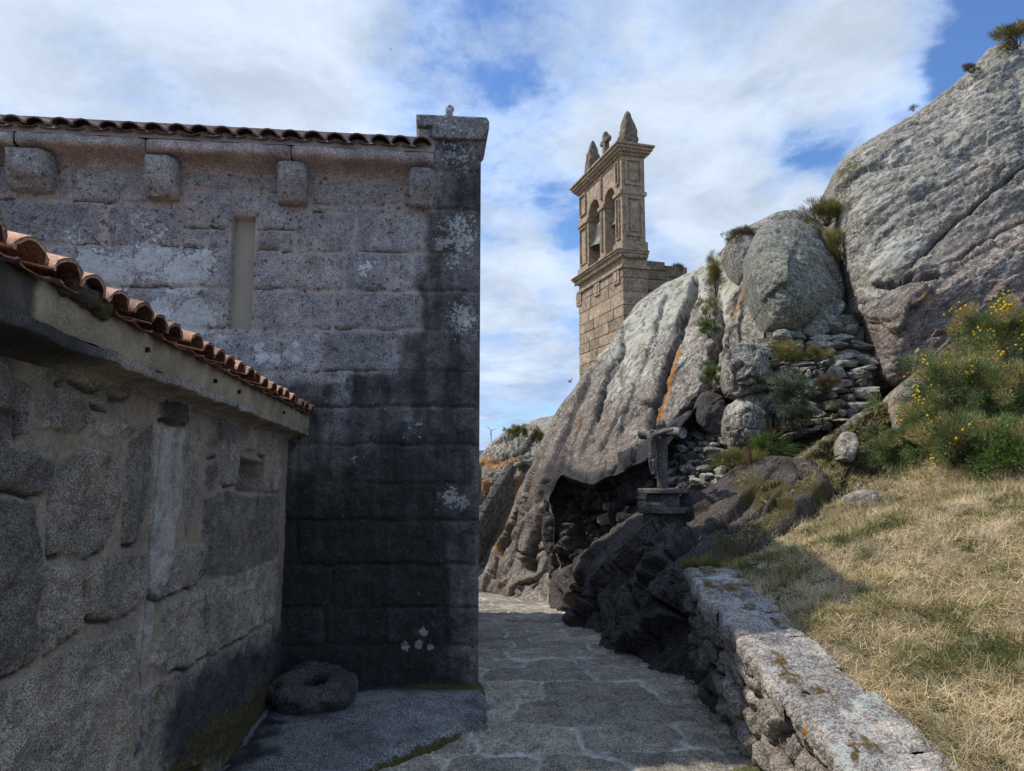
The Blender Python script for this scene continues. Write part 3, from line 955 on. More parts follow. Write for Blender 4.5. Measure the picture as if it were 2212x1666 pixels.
stain_and_shade = np.maximum(stain_and_shade, np.random.RandomState(77).choice([0, 0, 0.25, 0.5], kk.max() + 2)[kk] * sstep(sd, 0.0, 0.02))
stain_and_shade = np.maximum(stain_and_shade, 0.75 * soft_poly(HP, [(345, 842), (402, 862), (400, 920), (340, 914)], U, V, 0.02, 0.02, 5))
stain_and_shade = np.maximum(stain_and_shade, 0.85 * soft_poly(HP, [(640, 1330), (480, 1400), (340, 1490), (330, 1720), (640, 1560)], U, V, 0.14, 0.08, 6))
stain_and_shade = np.maximum(stain_and_shade, 0.6 * soft_poly(HP, [(-60, 600), (30, 720), (40, 960), (-60, 1010)], U, V, 0.05, 0.05, 7))
stain_and_shade = np.maximum(stain_and_shade, 0.45 * soft_poly(HP, [(455, 900), (550, 900), (520, 960), (450, 990)], U, V, 0.04, 0.04, 8))
stain_and_shade = np.maximum(stain_and_shade, 0.4 * soft_poly(HP, [(80, 780), (185, 850), (185, 940), (80, 930)], U, V, 0.04, 0.04, 8))
stain_and_shade = np.maximum(stain_and_shade, 0.75 * np.exp(-np.clip(-U + 0.0, 0, 1)) * (1 - sstep(U, 0.02, 0.16)) * (1 - sstep(V, 0.5, 1.1)))
stain_and_shade = np.maximum(stain_and_shade, 0.5 * (1 - sstep(V, 0.0, 0.25)))
stain_and_shade = np.maximum(stain_and_shade, 0.42 * sstep(fbm(np.stack([U * 1.7, V * 2.4, 0 * U + 4], -1), 4), 0.1, 0.55))
lich = spot_field(HP, U, V, [(247, 1620, 7, 1.3), (250, 1590, 6, 1.2)])
moss = 0.6 * soft_poly(HP, [(600, 1440), (420, 1560), (330, 1666), (300, 1760), (640, 1600)], U, V, 0.1, 0.05, 9)
# square niche through the wall
NI = HP.polys([[(512, 984), (566, 1000), (566, 1066), (510, 1062)]])[0]
nsd = poly_sd(NI, U, V)
h = np.where(nsd > 0, -0.185 * sstep(nsd, 0, 0.014), h)
stain_and_shade = np.where(nsd > 0.02, 1.0, stain_and_shade)  # inside of the niche blackened to paint its deep shade
hx = [(0.0, 0)]
X3 = HP.at(U, V, h)
mesh_obj('rubble_wall', X3.reshape(-1, 3), grid_faces(*U.shape), M_HUT, lean, {'mortar': mort, 'tone': tn, 'stain_and_shade': stain_and_shade, 'lich': lich, 'patch': patch, 'moss': moss})
bd = MB()
HB = lambda u, d, z: HP.at(u, z, -d)
bd.box(HB, (-0.0, 0.20, -0.4), (6.30, 2.3, 1.93))
bd.build('shed_body', M_HUT, lean)

# eave: granite course with rounded underside and plaster face above it
HPE = Plane(HP.at(0, 0, 0.15), HP.u, HP.v)
_e = HPE.uv(np.array([125.0, 437.0, 655.0]), np.array([612.0, 778.0, 889.0]))
_ec = np.polyfit(_e[:, 0], _e[:, 1], 1)
def eave_z(u):
    return _ec[0] * np.asarray(u) + _ec[1]
print('eave fit', _e, _ec)
nu = 460
uu = np.linspace(-0.02, 6.33, nu)
def sweep(prof, amp, sc, seed):
    prof = np.array(prof)
    UU = np.repeat(uu[:, None], len(prof), 1)
    H = np.repeat(prof[None, :, 0], nu, 0); Z = eave_z(UU) + np.repeat(prof[None, :, 1], nu, 0)
    nn = fbm(np.stack([UU * sc, H * sc, Z * sc], -1), 4, off=seed)
    return UU, H + amp * nn * (H > 0.02), Z + amp * 0.6 * nn * (np.repeat(prof[None, :, 1], nu, 0) < -0.06)
UU, H, Z = sweep([(-0.1, -0.008), (0.135, -0.004), (0.15, -0.012), (0.15, -0.05), (0.148, -0.095), (0.14, -0.122)], 0.006, 5, 1.0)
ul = HPE.uv(np.array([97.0]), np.array([650.0]))[0][0]
st = 0.8 * sstep(UU + 0.05 * fbm(np.stack([UU * 9, Z * 9, H], -1), 3), ul - 0.02, ul + 0.03) + 0.35 * sstep(fbm(np.stack([UU * 3, H * 5, Z * 5], -1), 3, off=3), 0.15, 0.5)
mesh_obj('plaster_fascia', HP.at(UU, Z, H).reshape(-1, 3), grid_faces(*UU.shape), M_PLASTER, lean, {'stain_and_shade': st})
a = np.linspace(0, math.pi / 2, 7)
UU, H, Z = sweep([(0.10, -0.118), (0.150, -0.120), (0.152, -0.150)] + [(0.15 - 0.13 * math.sin(t), -0.155 - 0.03 * (1 - math.cos(t))) for t in a] + [(0.0, -0.19)], 0.012, 6, 4.0)
cr = np.exp(-((UU - 2.18) / 0.012) ** 2) + np.exp(-((UU - 1.15) / 0.01) ** 2)
st = 0.22 + 0.6 * sstep(UU, 3.0, 3.4) + 0.5 * cr
mesh_obj('eave_course', HP.at(UU, Z, H - 0.02 * cr * (H > 0.05)).reshape(-1, 3), grid_faces(*UU.shape), M_HUT, lean, {'stain_and_shade': st, 'mortar': 0.4 * sstep(fbm(np.stack([UU * 4, H * 4, Z * 4], -1), 3), 0, 0.4)})
for x, y in ((207, 700), (385, 772), (446, 801), (560, 853)):
    q = HP.uv(np.array([float(x)]), np.array([float(y)]))[0]
    cpt = HP.at(q[0] * 0.985, eave_z(q[0]) - 0.07, 0.15)
    hb = MB(); hb.tube([cpt + HP.n * 0.012, cpt - HP.n * 0.05], 0.010, 9); hb.build('weep_pipe', M_DARK, lean)
rng = random.Random(8)
tb = MB(); tn = []
SL2 = math.radians(13)
ddir = HP.n * math.cos(SL2) - HP.v * math.sin(SL2)
ndir = HP.v * math.cos(SL2) + HP.n * math.sin(SL2)
adir = np.array(HP.at(4.0, eave_z(4.0))) - np.array(HP.at(0.0, eave_z(0.0)))
tile_roof(tb, HP.at(0.1, eave_z(0.1) + 0.005, 0.15), adir, ddir, ndir, 0.158, 40, 6, 0.074, 0.38, rng, 0.05, tn, jit=0.012, n=11, lift=0.012)
tb.build('tile_roof', M_TILE, lean, smooth=True, attrs={'tone': tn, 'stain_and_shade': 0.15 * np.random.RandomState(2).rand(len(tn))})
# mossy mortar lump at the near end of the eave
lb = MB()
for k in range(7):
    q = HP.at(3.27 + 0.035 * k, eave_z(3.3) - 0.012 + 0.004 * k, 0.15 + 0.008 * (k % 2))
    lb.blob(q, (0.07, 0.08, 0.07), 0.4 * k, 80 + k, 0.35, 2, 0.4)
lb.build('mortar_lump', M_HUT, lean, smooth=True, attrs={'stain_and_shade': np.full(7 * len(ICO[2][0]), 0.75), 'moss': np.full(7 * len(ICO[2][0]), 0.5)})

# ------------------------------------------------------------------ taller church body out of the frame on the left is not needed for the picture
# ------------------------------------------------------------------ bell tower
M_TOWER = stone_mat('tower_granite', (0.375, 0.275, 0.178), (0.445, 0.34, 0.232), mottle=0.45, grain=30, contrast=0.3, mortar=(0.30, 0.24, 0.18),
                    stain_and_shade=(0.06, 0.055, 0.055), lichen=(0.48, 0.46, 0.42), base_lichen=0.02, lich_scale=3.0, orange=(0.45, 0.22, 0.05))
M_BRONZE = plain_mat('weathered_bronze', (0.07, 0.082, 0.074), (0.115, 0.125, 0.112), 8, 0.55, 0.3, 0.1)
M_TWOOD = plain_mat('yoke_wood', (0.06, 0.045, 0.035), (0.1, 0.075, 0.055), 12, 0.8)
TN = P(1345.0, 545.0, 20.0)
TU = np.array([-0.287, 0.958, 0.0]); TU /= np.linalg.norm(TU)
TW = np.array([TU[1], -TU[0], 0.0])
TO = np.array([TN[0], TN[1], 0.0])
T = lambda u, w, z: TO + u * TU + w * TW + np.array([0, 0, z])
TP = Plane(TO, TU, (0, 0, 1))
def tz(y): return float(P(1345.0, float(y), 20.0)[2])
def tu(x, y): return float(TP.uv(np.array([float(x)]), np.array([float(y)]))[0][0])
L = tu(1250, 560); D = 0.78
tower = empty('bell_tower', T(L / 2, D / 2, 2.0), 'tall tan granite bell tower with two arched openings standing behind the rocks', 'bell tower')
z_c2, z_str, z_plinth, z_ct, z_cb = tz(545), tz(577), tz(523), tz(303), tz(332)
# shaft with real joints: courses of blocks
def block_wall(mb, u0, u1, w0, w1, z0, z1, course, blk, rng, tones, jut=0.008):
    z = z0
    while z < z1 - 1e-6:
        zt = min(z1, z + course * rng.uniform(0.85, 1.15))
        if z1 - zt < course * 0.4: zt = z1
        u = u0
        while u < u1 - 1e-6:
            ue = min(u1, u + blk * rng.uniform(0.6, 1.4))
            if u1 - ue < blk * 0.35: ue = u1
            j = rng.uniform(0, jut)
            g = 0.008
            mb.box(T, (u + (g if u > u0 else -j), w0 - j, z + g), (ue - (g if ue < u1 else -j), w1 + j, zt - g))
            t_ = rng.uniform(-0.28, 0.22); tones += [t_] * 8
            u = ue
        z = zt
rng = random.Random(21)
mb = MB(); tones = []
block_wall(mb, 0.0, L, 0.0, D, 1.0, z_str - 0.02, 0.36, 0.72, rng, tones, 0.022)
mb.box(T, (0.015, 0.015, 0.9), (L - 0.015, D - 0.015, z_str)); tones += [-0.5] * 8
mb.build('shaft', M_TOWER, tower, attrs={'tone': tones}, bevel=0.012)
mb = MB()
def course(mb, z0, z1, out, rear=None):
    mb.box(T, (-out if rear is None else -out * 0.5, -out, z0), (L + out, D + (out if rear is None else rear), z1))
course(mb, z_str - 0.02, z_str + 0.07, 0.07)
mb.box(T, (0.0, 0.0, z_str + 0.07), (L, D, z_c2 - 0.16))
course(mb, z_c2 - 0.16, z_c2 - 0.10, 0.06, 0.0); course(mb, z_c2 - 0.098, z_c2 - 0.02, 0.12, 0.02); course(mb, z_c2 - 0.018, z_c2 + 0.05, 0.18, 0.03); course(mb, z_c2 + 0.052, z_c2 + 0.09, 0.22, 0.04)
k = 0
while k * 0.13 < L + 0.2:      # dentils
    mb.box(T, (-0.1 + k * 0.13, -0.125, z_c2 - 0.158), (-0.1 + k * 0.13 + 0.075, -0.06, z_c2 - 0.10)); k += 1
for k in range(5):
    mb.box(T, (-0.125, 0.02 + k * 0.16, z_c2 - 0.158), (-0.06, 0.11 + k * 0.16, z_c2 - 0.10))
for u in (0.18, 1.6, 3.1):     # little square blocks under the string course
    mb.box(T, (u, -0.05, z_str - 0.42), (u + 0.42, 0.02, z_str - 0.021))
    mb.box(T, (u + 0.12, -0.07, z_str - 0.34), (u + 0.3, -0.049, z_str - 0.1))
mb.build('lower_cornice', M_TOWER, tower, bevel=0.012)
# belfry: three piers, two arches
ua0, ua1 = tu(1327, 470), tu(1305, 470)
ub0, ub1 = tu(1294, 500), tu(1270, 500)
z_sp = float(P(1316.0, 432.0, TP.at(0.5 * (ua0 + ua1), 0)[1])[2])
z0b = z_c2 + 0.09
mb = MB()
for (a_, b_) in ((0.02, ua0), (ua1, ub0), (ub1, L - 0.02)):
    mb.box(T, (a_, 0.02, z0b), (b_, D - 0.02, z_sp))
    mb.box(T, (a_ - 0.05, -0.03, z0b), (b_ + 0.05, D + 0.03, z0b + 0.28)) if a_ < 0.1 or b_ > L - 0.1 else mb.box(T, (a_ - 0.03, -0.03, z0b), (b_ + 0.03, D + 0.03, z0b + 0.2))
    mb.box(T, (a_ - 0.035, -0.04, z_sp - 0.12), (b_ + 0.035, D + 0.04, z_sp - 0.002))
    # raised panel mouldings on the front
    wdt = b_ - a_
    if wdt > 0.3:
        for (p0, p1) in ((z0b + 0.36, z_sp - 0.2), (z_sp + 0.22, z_cb - 0.15)):
            m0, m1 = a_ + 0.14, b_ - 0.14
            if m1 - m0 < 0.12: m0, m1 = a_ + 0.08, b_ - 0.08
            for q in ((m0, p0, m0 + 0.045, p1), (m1 - 0.045, p0, m1, p1), (m0 + 0.045, p0, m1 - 0.045, p0 + 0.045), (m0 + 0.045, p1 - 0.045, m1 - 0.045, p1)):
                mb.box(T, (q[0], -0.035, q[1]), (q[2], 0.04, q[3]))
# side panels facing us
for (p0, p1) in ((z0b + 0.42, z_sp - 0.2), (z_sp + 0.16, z_cb - 0.12)):
    for q in ((0.12, p0, 0.18, p1), (D - 0.18, p0, D - 0.12, p1), (0.18, p0, D - 0.18, p0 + 0.06), (0.18, p1 - 0.06, D - 0.18, p1)):
        mb.box(T, (-0.035, q[0], q[1]), (0.05, q[2], q[3]))
    mb.box(T, (-0.018, 0.26, p0 + 0.14), (0.05, D - 0.26, p1 - 0.14))
mb.build('belfry_piers', M_TOWER, tower, bevel=0.012)
prof = [(0.02, z_sp)]
def arch(a_, b_):
    c_, r_ = 0.5 * (a_ + b_), 0.5 * (b_ - a_)
    return [(c_ - r_ * math.cos(t), z_sp + r_ * math.sin(t) * 1.0) for t in np.linspace(0, math.pi, 15)]
prof += arch(ua0, ua1) + arch(ub0, ub1) + [(L - 0.02, z_sp), (L - 0.02, z_cb), (0.02, z_cb)]
mb = MB()
mb.prism(lambda s, p, q: T(p, s, q), prof, 0.021, D - 0.021)
mb.build('arch_wall', M_TOWER, tower)
mb = MB()
course(mb, z_cb - 0.02, z_cb + 0.05, 0.05); course(mb, z_cb + 0.052, z_cb + 0.13, 0.125); course(mb, z_cb + 0.132, z_cb + 0.22, 0.18); course(mb, z_cb + 0.222, z_cb + 0.29, 0.23)
k = 0
while k * 0.13 < L + 0.2:
    mb.box(T, (-0.1 + k * 0.13, -0.12, z_cb + 0.054), (-0.1 + k * 0.13 + 0.075, -0.05, z_cb + 0.12)); k += 1
for k in range(7):
    mb.box(T, (-0.16, 0.0 + k * 0.12, z_cb + 0.06), (-0.128, 0.06 + k * 0.12, z_cb + 0.13))
zt = z_cb + 0.29
mb.box(T, (L * 0.33, 0.2, zt), (L * 0.67, D - 0.2, zt + 0.16)); mb.box(T, (L * 0.4, 0.24, zt + 0.16), (L * 0.6, D - 0.24, zt + 0.3))
mb.build('upper_cornice', M_TOWER, tower, bevel=0.014)
def pinnacle(u, s, hgt, seed):
    V, F = ICO[4]
    z = (V[:, 2] + 1) / 2
    rr = np.interp(z, [0, 0.03, 0.1, 0.14, 0.3, 0.6, 0.85, 0.96, 1.0], [0.2, 1.0, 1.0, 0.80, 0.86, 0.66, 0.36, 0.17, 0.02])
    ang = np.arctan2(V[:, 1], V[:, 0])
    sq = 1 / np.maximum(np.abs(np.cos(ang)), np.abs(np.sin(ang)))
    sq = np.minimum(sq, 1.25)
    nn = 1 + 0.22 * fbm(np.stack([V[:, 0] * 2.5, V[:, 1] * 2.5, z * 7], 1) + seed, 3)
    r = rr * sq * nn * s
    W = np.stack([T(u + r_ * math.cos(a_), D / 2 + r_ * math.sin(a_), zt + z_ * hgt - 0.02) for r_, a_, z_ in zip(r, ang, z)])
    mesh_obj('pinnacle', W, F, M_TOWER, tower, {'stain_and_shade': np.full(len(W), 0.62), 'moss': np.full(len(W), 0.35)})
pinnacle(0.32, 0.285, 1.27, 1.0); pinnacle(L - 0.40, 0.285, 1.55, 5.0)
mb = MB()
uc = 1.9; CH = 0.62
mb.box(T, (uc - 0.09, D / 2 - 0.08, zt - 0.01), (uc + 0.09, D / 2 + 0.08, zt + 0.62 + CH)); mb.box(T, (uc - 0.26, D / 2 - 0.075, zt + 0.33 + CH), (uc + 0.26, D / 2 + 0.075, zt + 0.46 + CH))
for q in ((uc, zt + 0.64 + CH), (uc - 0.27, zt + 0.39 + CH), (uc + 0.27, zt + 0.39 + CH), (uc, zt + 0.5)):
    mb.blob(T(q[0], D / 2, q[1]), (0.16, 0.18, 0.16), 0, 3, 0.2, 2, 0.3)
mb.build('roof_cross', M_TOWER, tower, attrs={'stain_and_shade': np.full(mb.n, 0.65)})
mb = MB(); tones = []
z_sw = float(P(1400.0, 563.0, 20.4)[2])
T0 = T
rng = random.Random(5)
def bw2(u0, u1, w0, w1, z0, z1):
    block_wall(mb, u0, u1, w0, w1, z0, z1, 0.3, 0.6, rng, tones, 0.015)
for k in range(2):
    bw2(0.25, 1.55, D + 0.01 + k * 0.72, D + 0.01 + (k + 1) * 0.72 - 0.01, 2.0, z_sw + 0.04 - 0.1 * k)
mb.build('side_wall', M_TOWER, tower, attrs={'tone': tones, 'stain_and_shade': np.full(len(tones), 0.5)}, bevel=0.02)

def bell(u, zr, r, hgt, label):
    c_ = T(u, D / 2, zr)
    root = empty('bell', c_, label, 'bell', 'bronze bells in the tower arches')
    prof = [(1.0, 0.0), (0.985, 0.03), (0.88, 0.09), (0.74, 0.2), (0.64, 0.36), (0.58, 0.55), (0.54, 0.74), (0.48, 0.88), (0.34, 0.97), (0.12, 1.0), (0.0, 1.0)]
    inn = [(0.0, 0.93), (0.3, 0.9), (0.46, 0.72), (0.52, 0.5), (0.6, 0.3), (0.8, 0.1), (0.92, 0.02), (1.0, 0.0)]
    mb = MB(); mb.lathe(lambda x, y, z: c_ + np.array([x * r, y * r, z * hgt]), prof + inn, 32)
    mb.build('bell_body', M_BRONZE, root, smooth=True)
    mb = MB(); mb.box(lambda x, y, z: c_ + np.array([0, 0, hgt]) + x * TU + y * TW + np.array([0, 0, z]), (-r * 0.75, -0.08, 0.1), (r * 0.75, 0.08, 0.32))
    mb.box(lambda x, y, z: c_ + np.array([0, 0, hgt]) + x * TU + y * TW + np.array([0, 0, z]), (-0.06, -0.05, -0.02), (0.06, 0.05, 0.12))
    mb.box(lambda x, y, z: c_ + np.array([0, 0, hgt]) + x * TU + y * TW + np.array([0, 0, z]), (-0.62, -0.02, 0.16), (0.62, 0.02, 0.21))
    mb.build('yoke', M_TWOOD, root, bevel=0.01)
    mb = MB(); mb.tube([c_ + np.array([0, 0, hgt * 0.8]), c_ + np.array([0, 0, 0.06])], 0.02, 6); mb.blob(c_ + np.array([0, 0, 0.04]), (0.1, 0.1, 0.12), 0, 1, 0.05, 2, 0.1)
    mb.build('clapper', M_TWOOD, root, smooth=True)
um_a, um_b = 0.5 * (ua0 + ua1), 0.5 * (ub0 + ub1)
bell(um_b, float(P(1284.0, 535.0, T(um_b, D / 2, 0)[1])[2]), 0.47, 0.88, 'large green bronze bell hanging lower in the left arch of the tower')
bell(um_a, float(P(1320.0, 489.0, T(um_a, D / 2, 0)[1])[2]), 0.31, 0.55, 'smaller bronze bell hanging higher in the right arch of the tower')
# ------------------------------------------------------------------ rock: measured surfaces with real thickness
M_ROCK = stone_mat('granite_outcrop', (0.185, 0.155, 0.128), (0.265, 0.228, 0.192), grain=60, contrast=0.45, mottle=0.7, spots=0.85, brown=(0.20, 0.148, 0.112), stain_and_shade=(0.04, 0.038, 0.04),
                   lichen=(0.60, 0.575, 0.495), base_lichen=0.088, lich_scale=6.5, stretch=(61, 0.55, 1.2), orange=(0.46, 0.21, 0.05), moss=(0.10, 0.085, 0.03), bump=0.5, midbump=0.8, warm=(0.40, 0.315, 0.25))
M_BOULDER = stone_mat('lichen_boulder', (0.172, 0.152, 0.13), (0.245, 0.218, 0.188), grain=60, contrast=0.45, mottle=0.72, spots=0.9, stain_and_shade=(0.045, 0.043, 0.045),
                      lichen=(0.60, 0.58, 0.51), base_lichen=0.09, lich_scale=6.5, orange=(0.46, 0.2, 0.05), moss=(0.10, 0.09, 0.035), bump=0.5, midbump=0.8,
                      stretch=(36, 0.42, 1.3), brown=(0.225, 0.155, 0.118), warm=(0.27, 0.20, 0.158))
M_EGG = stone_mat('green_grey_boulder', (0.155, 0.155, 0.12), (0.22, 0.218, 0.175), grain=50, contrast=0.45, mottle=0.5, spots=0.55, stain_and_shade=(0.04, 0.04, 0.042), base_lichen=0.13, lich_scale=11,
                  lichen=(0.52, 0.52, 0.46), moss=(0.13, 0.13, 0.06), bump=0.6, midbump=1.0)
M_DARKROCK = stone_mat('dark_rock', (0.052, 0.044, 0.039), (0.09, 0.075, 0.066), grain=90, contrast=0.35, mottle=0.5, stain_and_shade=(0.02, 0.019, 0.02),  # dark brown base colour
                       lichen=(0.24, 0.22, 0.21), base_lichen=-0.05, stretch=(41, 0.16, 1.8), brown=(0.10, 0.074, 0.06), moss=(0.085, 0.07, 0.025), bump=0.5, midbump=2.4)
M_RUBBLE = stone_mat('drystone', (0.25, 0.235, 0.20), (0.36, 0.335, 0.285), grain=60, contrast=0.4, mottle=0.5, spots=0.5, stain_and_shade=(0.035, 0.035, 0.035), base_lichen=0.09,
                     lichen=(0.52, 0.52, 0.46), moss=(0.1, 0.085, 0.03), bump=0.5, midbump=0.7)

def dense(outline, d, jit, seed):
    rs = np.random.RandomState(seed)
    pts = []
    o = np.array(outline, float)
    for a, b in zip(o, np.roll(o, -1, 0)):
        n = max(1, int(np.linalg.norm(b - a) / d))
        for k in range(n):
            pts.append(a + (b - a) * k / n)
    pts = np.array(pts)
    m = len(pts)
    # soften corners, then roughen
    for _ in range(1):
        pts = 0.5 * pts + 0.25 * (np.roll(pts, 1, 0) + np.roll(pts, -1, 0))
    ph = np.cumsum(np.full(m, d)) / 38.0
    nz = perlin(np.stack([ph, np.full(m, seed * 1.37), np.zeros(m)], 1)) * 1.0 + 0.5 * perlin(np.stack([ph * 2.7, np.full(m, seed * 2.1), np.zeros(m)], 1))
    t = np.roll(pts, -1, 0) - np.roll(pts, 1, 0)
    nrm = np.stack([t[:, 1], -t[:, 0]], 1) / (np.linalg.norm(t, axis=1, keepdims=True) + 1e-9)
    return pts + nrm * (nz * jit)[:, None]

ROCKS = {}
def rock(name, outline, ctrl, mat, step=2.6, edge=0.35, jit=3.0, noise=((0.8, 0.10, 4, 0), (5, 0.02, 4, 0)), cracks=(), thick=1.2, seed=1, aniso=None,
         stain_and_shade=(), orange=(), moss=(), lich=(), brown=(), label=None, cat=None, group=None, kind=None, dents=(), back=(0.1, 1.0, -0.15), parent=None, facet=(), ledges=(), smooth=True):
    out = dense(outline, 7.0, jit, seed)
    lo = out.min(0) - step; hi = out.max(0) + step
    X, Y = np.meshgrid(np.arange(lo[0], hi[0] + step, step), np.arange(lo[1], hi[1] + step, step), indexing='ij')
    sd, nx, ny = poly_sd(out, X, Y, True)
    keep = sd > 0
    cell = keep[:-1, :-1] | keep[1:, :-1] | keep[1:, 1:] | keep[:-1, 1:]
    used = np.zeros(X.shape, bool)
    used[:-1, :-1] |= cell; used[1:, :-1] |= cell; used[1:, 1:] |= cell; used[:-1, 1:] |= cell
    X = np.where(keep, X, nx); Y = np.where(keep, Y, ny)
    c = np.array(ctrl, float)
    dep = np.exp(RBF(c[:, :2], np.log(c[:, 2]), 2e-3)(X, Y))
    sdc = np.clip(sd, 0, None)
    if edge > 0:
        t = np.clip(sdc * dep / FPX / edge, 0, 1)
        dep = dep + edge * 0.9 * (1 - np.sqrt(np.clip(1 - (1 - t) ** 2, 0, 1)))
    for (pts, w, dd) in dents:
        dep = dep + dd * np.exp(-(line_d(pts, X, Y) / w) ** 2)
    p = P(X, Y, dep)
    gu = np.gradient(p, axis=0); gv = np.gradient(p, axis=1)
    nrm = np.cross(gu, gv); nrm /= np.linalg.norm(nrm, axis=-1, keepdims=True) + 1e-9
    toc = np.array([0, 0, CAMZ]) - p
    nrm = np.where(((nrm * toc).sum(-1) < 0)[..., None], -nrm, nrm)
    q = p.copy()
    if aniso is not None:
        q = q @ np.array(aniso, float)
    d = np.zeros(X.shape)
    fade = 0.12 + 0.88 * sstep(sdc, 0, 16)
    for (sc, amp, oc, rdg) in noise:
        d += amp * ((ridged(q * sc, oc, off=seed * 3.7) - 0.35) if rdg else fbm(q * sc, oc, off=seed * 3.7))
    for fc in facet:
        sc, amp = fc[:2]; gr = fc[2] if len(fc) > 2 else 0.35
        qq = q * sc; qq = qq + 0.05 * np.stack([fbm(qq * 1.5, 2, off=1), fbm(qq * 1.5, 2, off=11), fbm(qq * 1.5, 2, off=21)], -1)
        d += amp * facets(qq, seed, gr)
    wx = X + 4 * fbm(np.stack([X, Y, 0 * X], -1) / 26.0, 4, off=seed); wy = Y + 4 * fbm(np.stack([X, Y, 0 * X], -1) / 26.0, 4, off=seed + 50)
    ck = np.zeros(X.shape)
    for (pts, w, dd) in cracks:
        ld = line_d(pts, wx, wy)
        f = np.exp(-(ld / w) ** 2)
        d -= dd * (1.0 * np.exp(-(ld / (w * 0.6)) ** 2) + 0.08 * np.exp(-(ld / (w * 1.8)) ** 2))
        ck = np.maximum(ck, f * min(1.0, dd / 0.12))
    for (pts, amp, rng_) in ledges:
        ls = line_sd(pts, wx, wy)
        e0, e1 = np.array(pts[0]), np.array(pts[-1])
        ends = sstep(np.minimum(np.hypot(X - e0[0], Y - e0[1]), np.hypot(X - e1[0], Y - e1[1])), 0, 40)
        ends = np.where(np.abs(ls) > 30, np.minimum(ends, 1), ends)
        d += 0.6 * amp * np.tanh(ls / 1.6) * np.exp(-np.abs(ls) / rng_) * ends
        ck = np.maximum(ck, 0.9 * np.exp(-(ls / 2.2) ** 2) * ends)
    p = p + nrm * (d * fade)[..., None]
    def fld(lst):
        o_ = np.zeros(X.shape)
        for (pts, w, a) in lst:
            o_ = np.maximum(o_, a * np.exp(-(line_d(pts, wx, wy) / w) ** 2))
        return o_
    at = {'stain_and_shade': np.maximum(fld(stain_and_shade), 0.75 * ck), 'orange': fld(orange), 'moss': fld(moss), 'lich': fld(lich) - 0.55 * fld(brown), 'brown': fld(brown),  # cracks and ledge lines darkened too
          'tone': 0.16 * fbm(q * 0.9, 3, off=seed + 5)}
    ids = np.full(X.shape, -1); ids[used] = np.arange(used.sum())
    V = p[used]
    A, B, C_, D_ = ids[:-1, :-1], ids[1:, :-1], ids[1:, 1:], ids[:-1, 1:]
    F = np.stack([A[cell], D_[cell], C_[cell], B[cell]], -1)
    at = {k: v[used] for k, v in at.items()}
    # close the volume behind the visible face
    E = np.concatenate([F[:, [0, 1]], F[:, [1, 2]], F[:, [2, 3]], F[:, [3, 0]]])
    key = np.sort(E, 1); key = key[:, 0].astype(np.int64) * (len(V) + 1) + key[:, 1]
    u_, inv, cnt = np.unique(key, return_inverse=True, return_counts=True)
    bd = E[cnt[inv] == 1]
    bv = np.unique(bd)
    mp = np.full(len(V), -1); mp[bv] = np.arange(len(bv))
    cen = V[bv].mean(0)
    bk = np.array(back, float); bk = bk / np.linalg.norm(bk) * thick
    V1 = V[bv] + 0.35 * bk + (cen - V[bv]) * 0.02
    V2 = V[bv] + bk + (cen - V[bv]) * 0.25
    n = len(V); m = len(bv)
    VV = np.concatenate([V, V1, V2, [V2.mean(0) + 0.2 * bk]])
    e0, e1 = mp[bd[:, 0]], mp[bd[:, 1]]
    F2 = np.concatenate([np.stack([bd[:, 1], bd[:, 0], n + e0, n + e1], 1), np.stack([n + e1, n + e0, n + m + e0, n + m + e1], 1)])
    F3 = np.stack([n + m + e1, n + m + e0, np.full(len(e0), n + 2 * m)], 1)
    at = {k: np.concatenate([v, v[bv], v[bv], [0.0]]) for k, v in at.items()}
    loc = V[np.argmin(V[:, 2])] if parent is None else None
    o = mesh_obj(name, VV, [np.concatenate([F, F2]), F3], mat, parent, at, smooth, loc)
    tag(o, label, cat, group, kind)
    ROCKS[name] = (X[used], Y[used], V)
    return o

def surf(name, x, y):
    """point of a rock's surface seen at a place of the photograph"""
    X, Y, V = ROCKS[name]
    k = np.argmin((X - x) ** 2 + (Y - y) ** 2)
    return V[k]

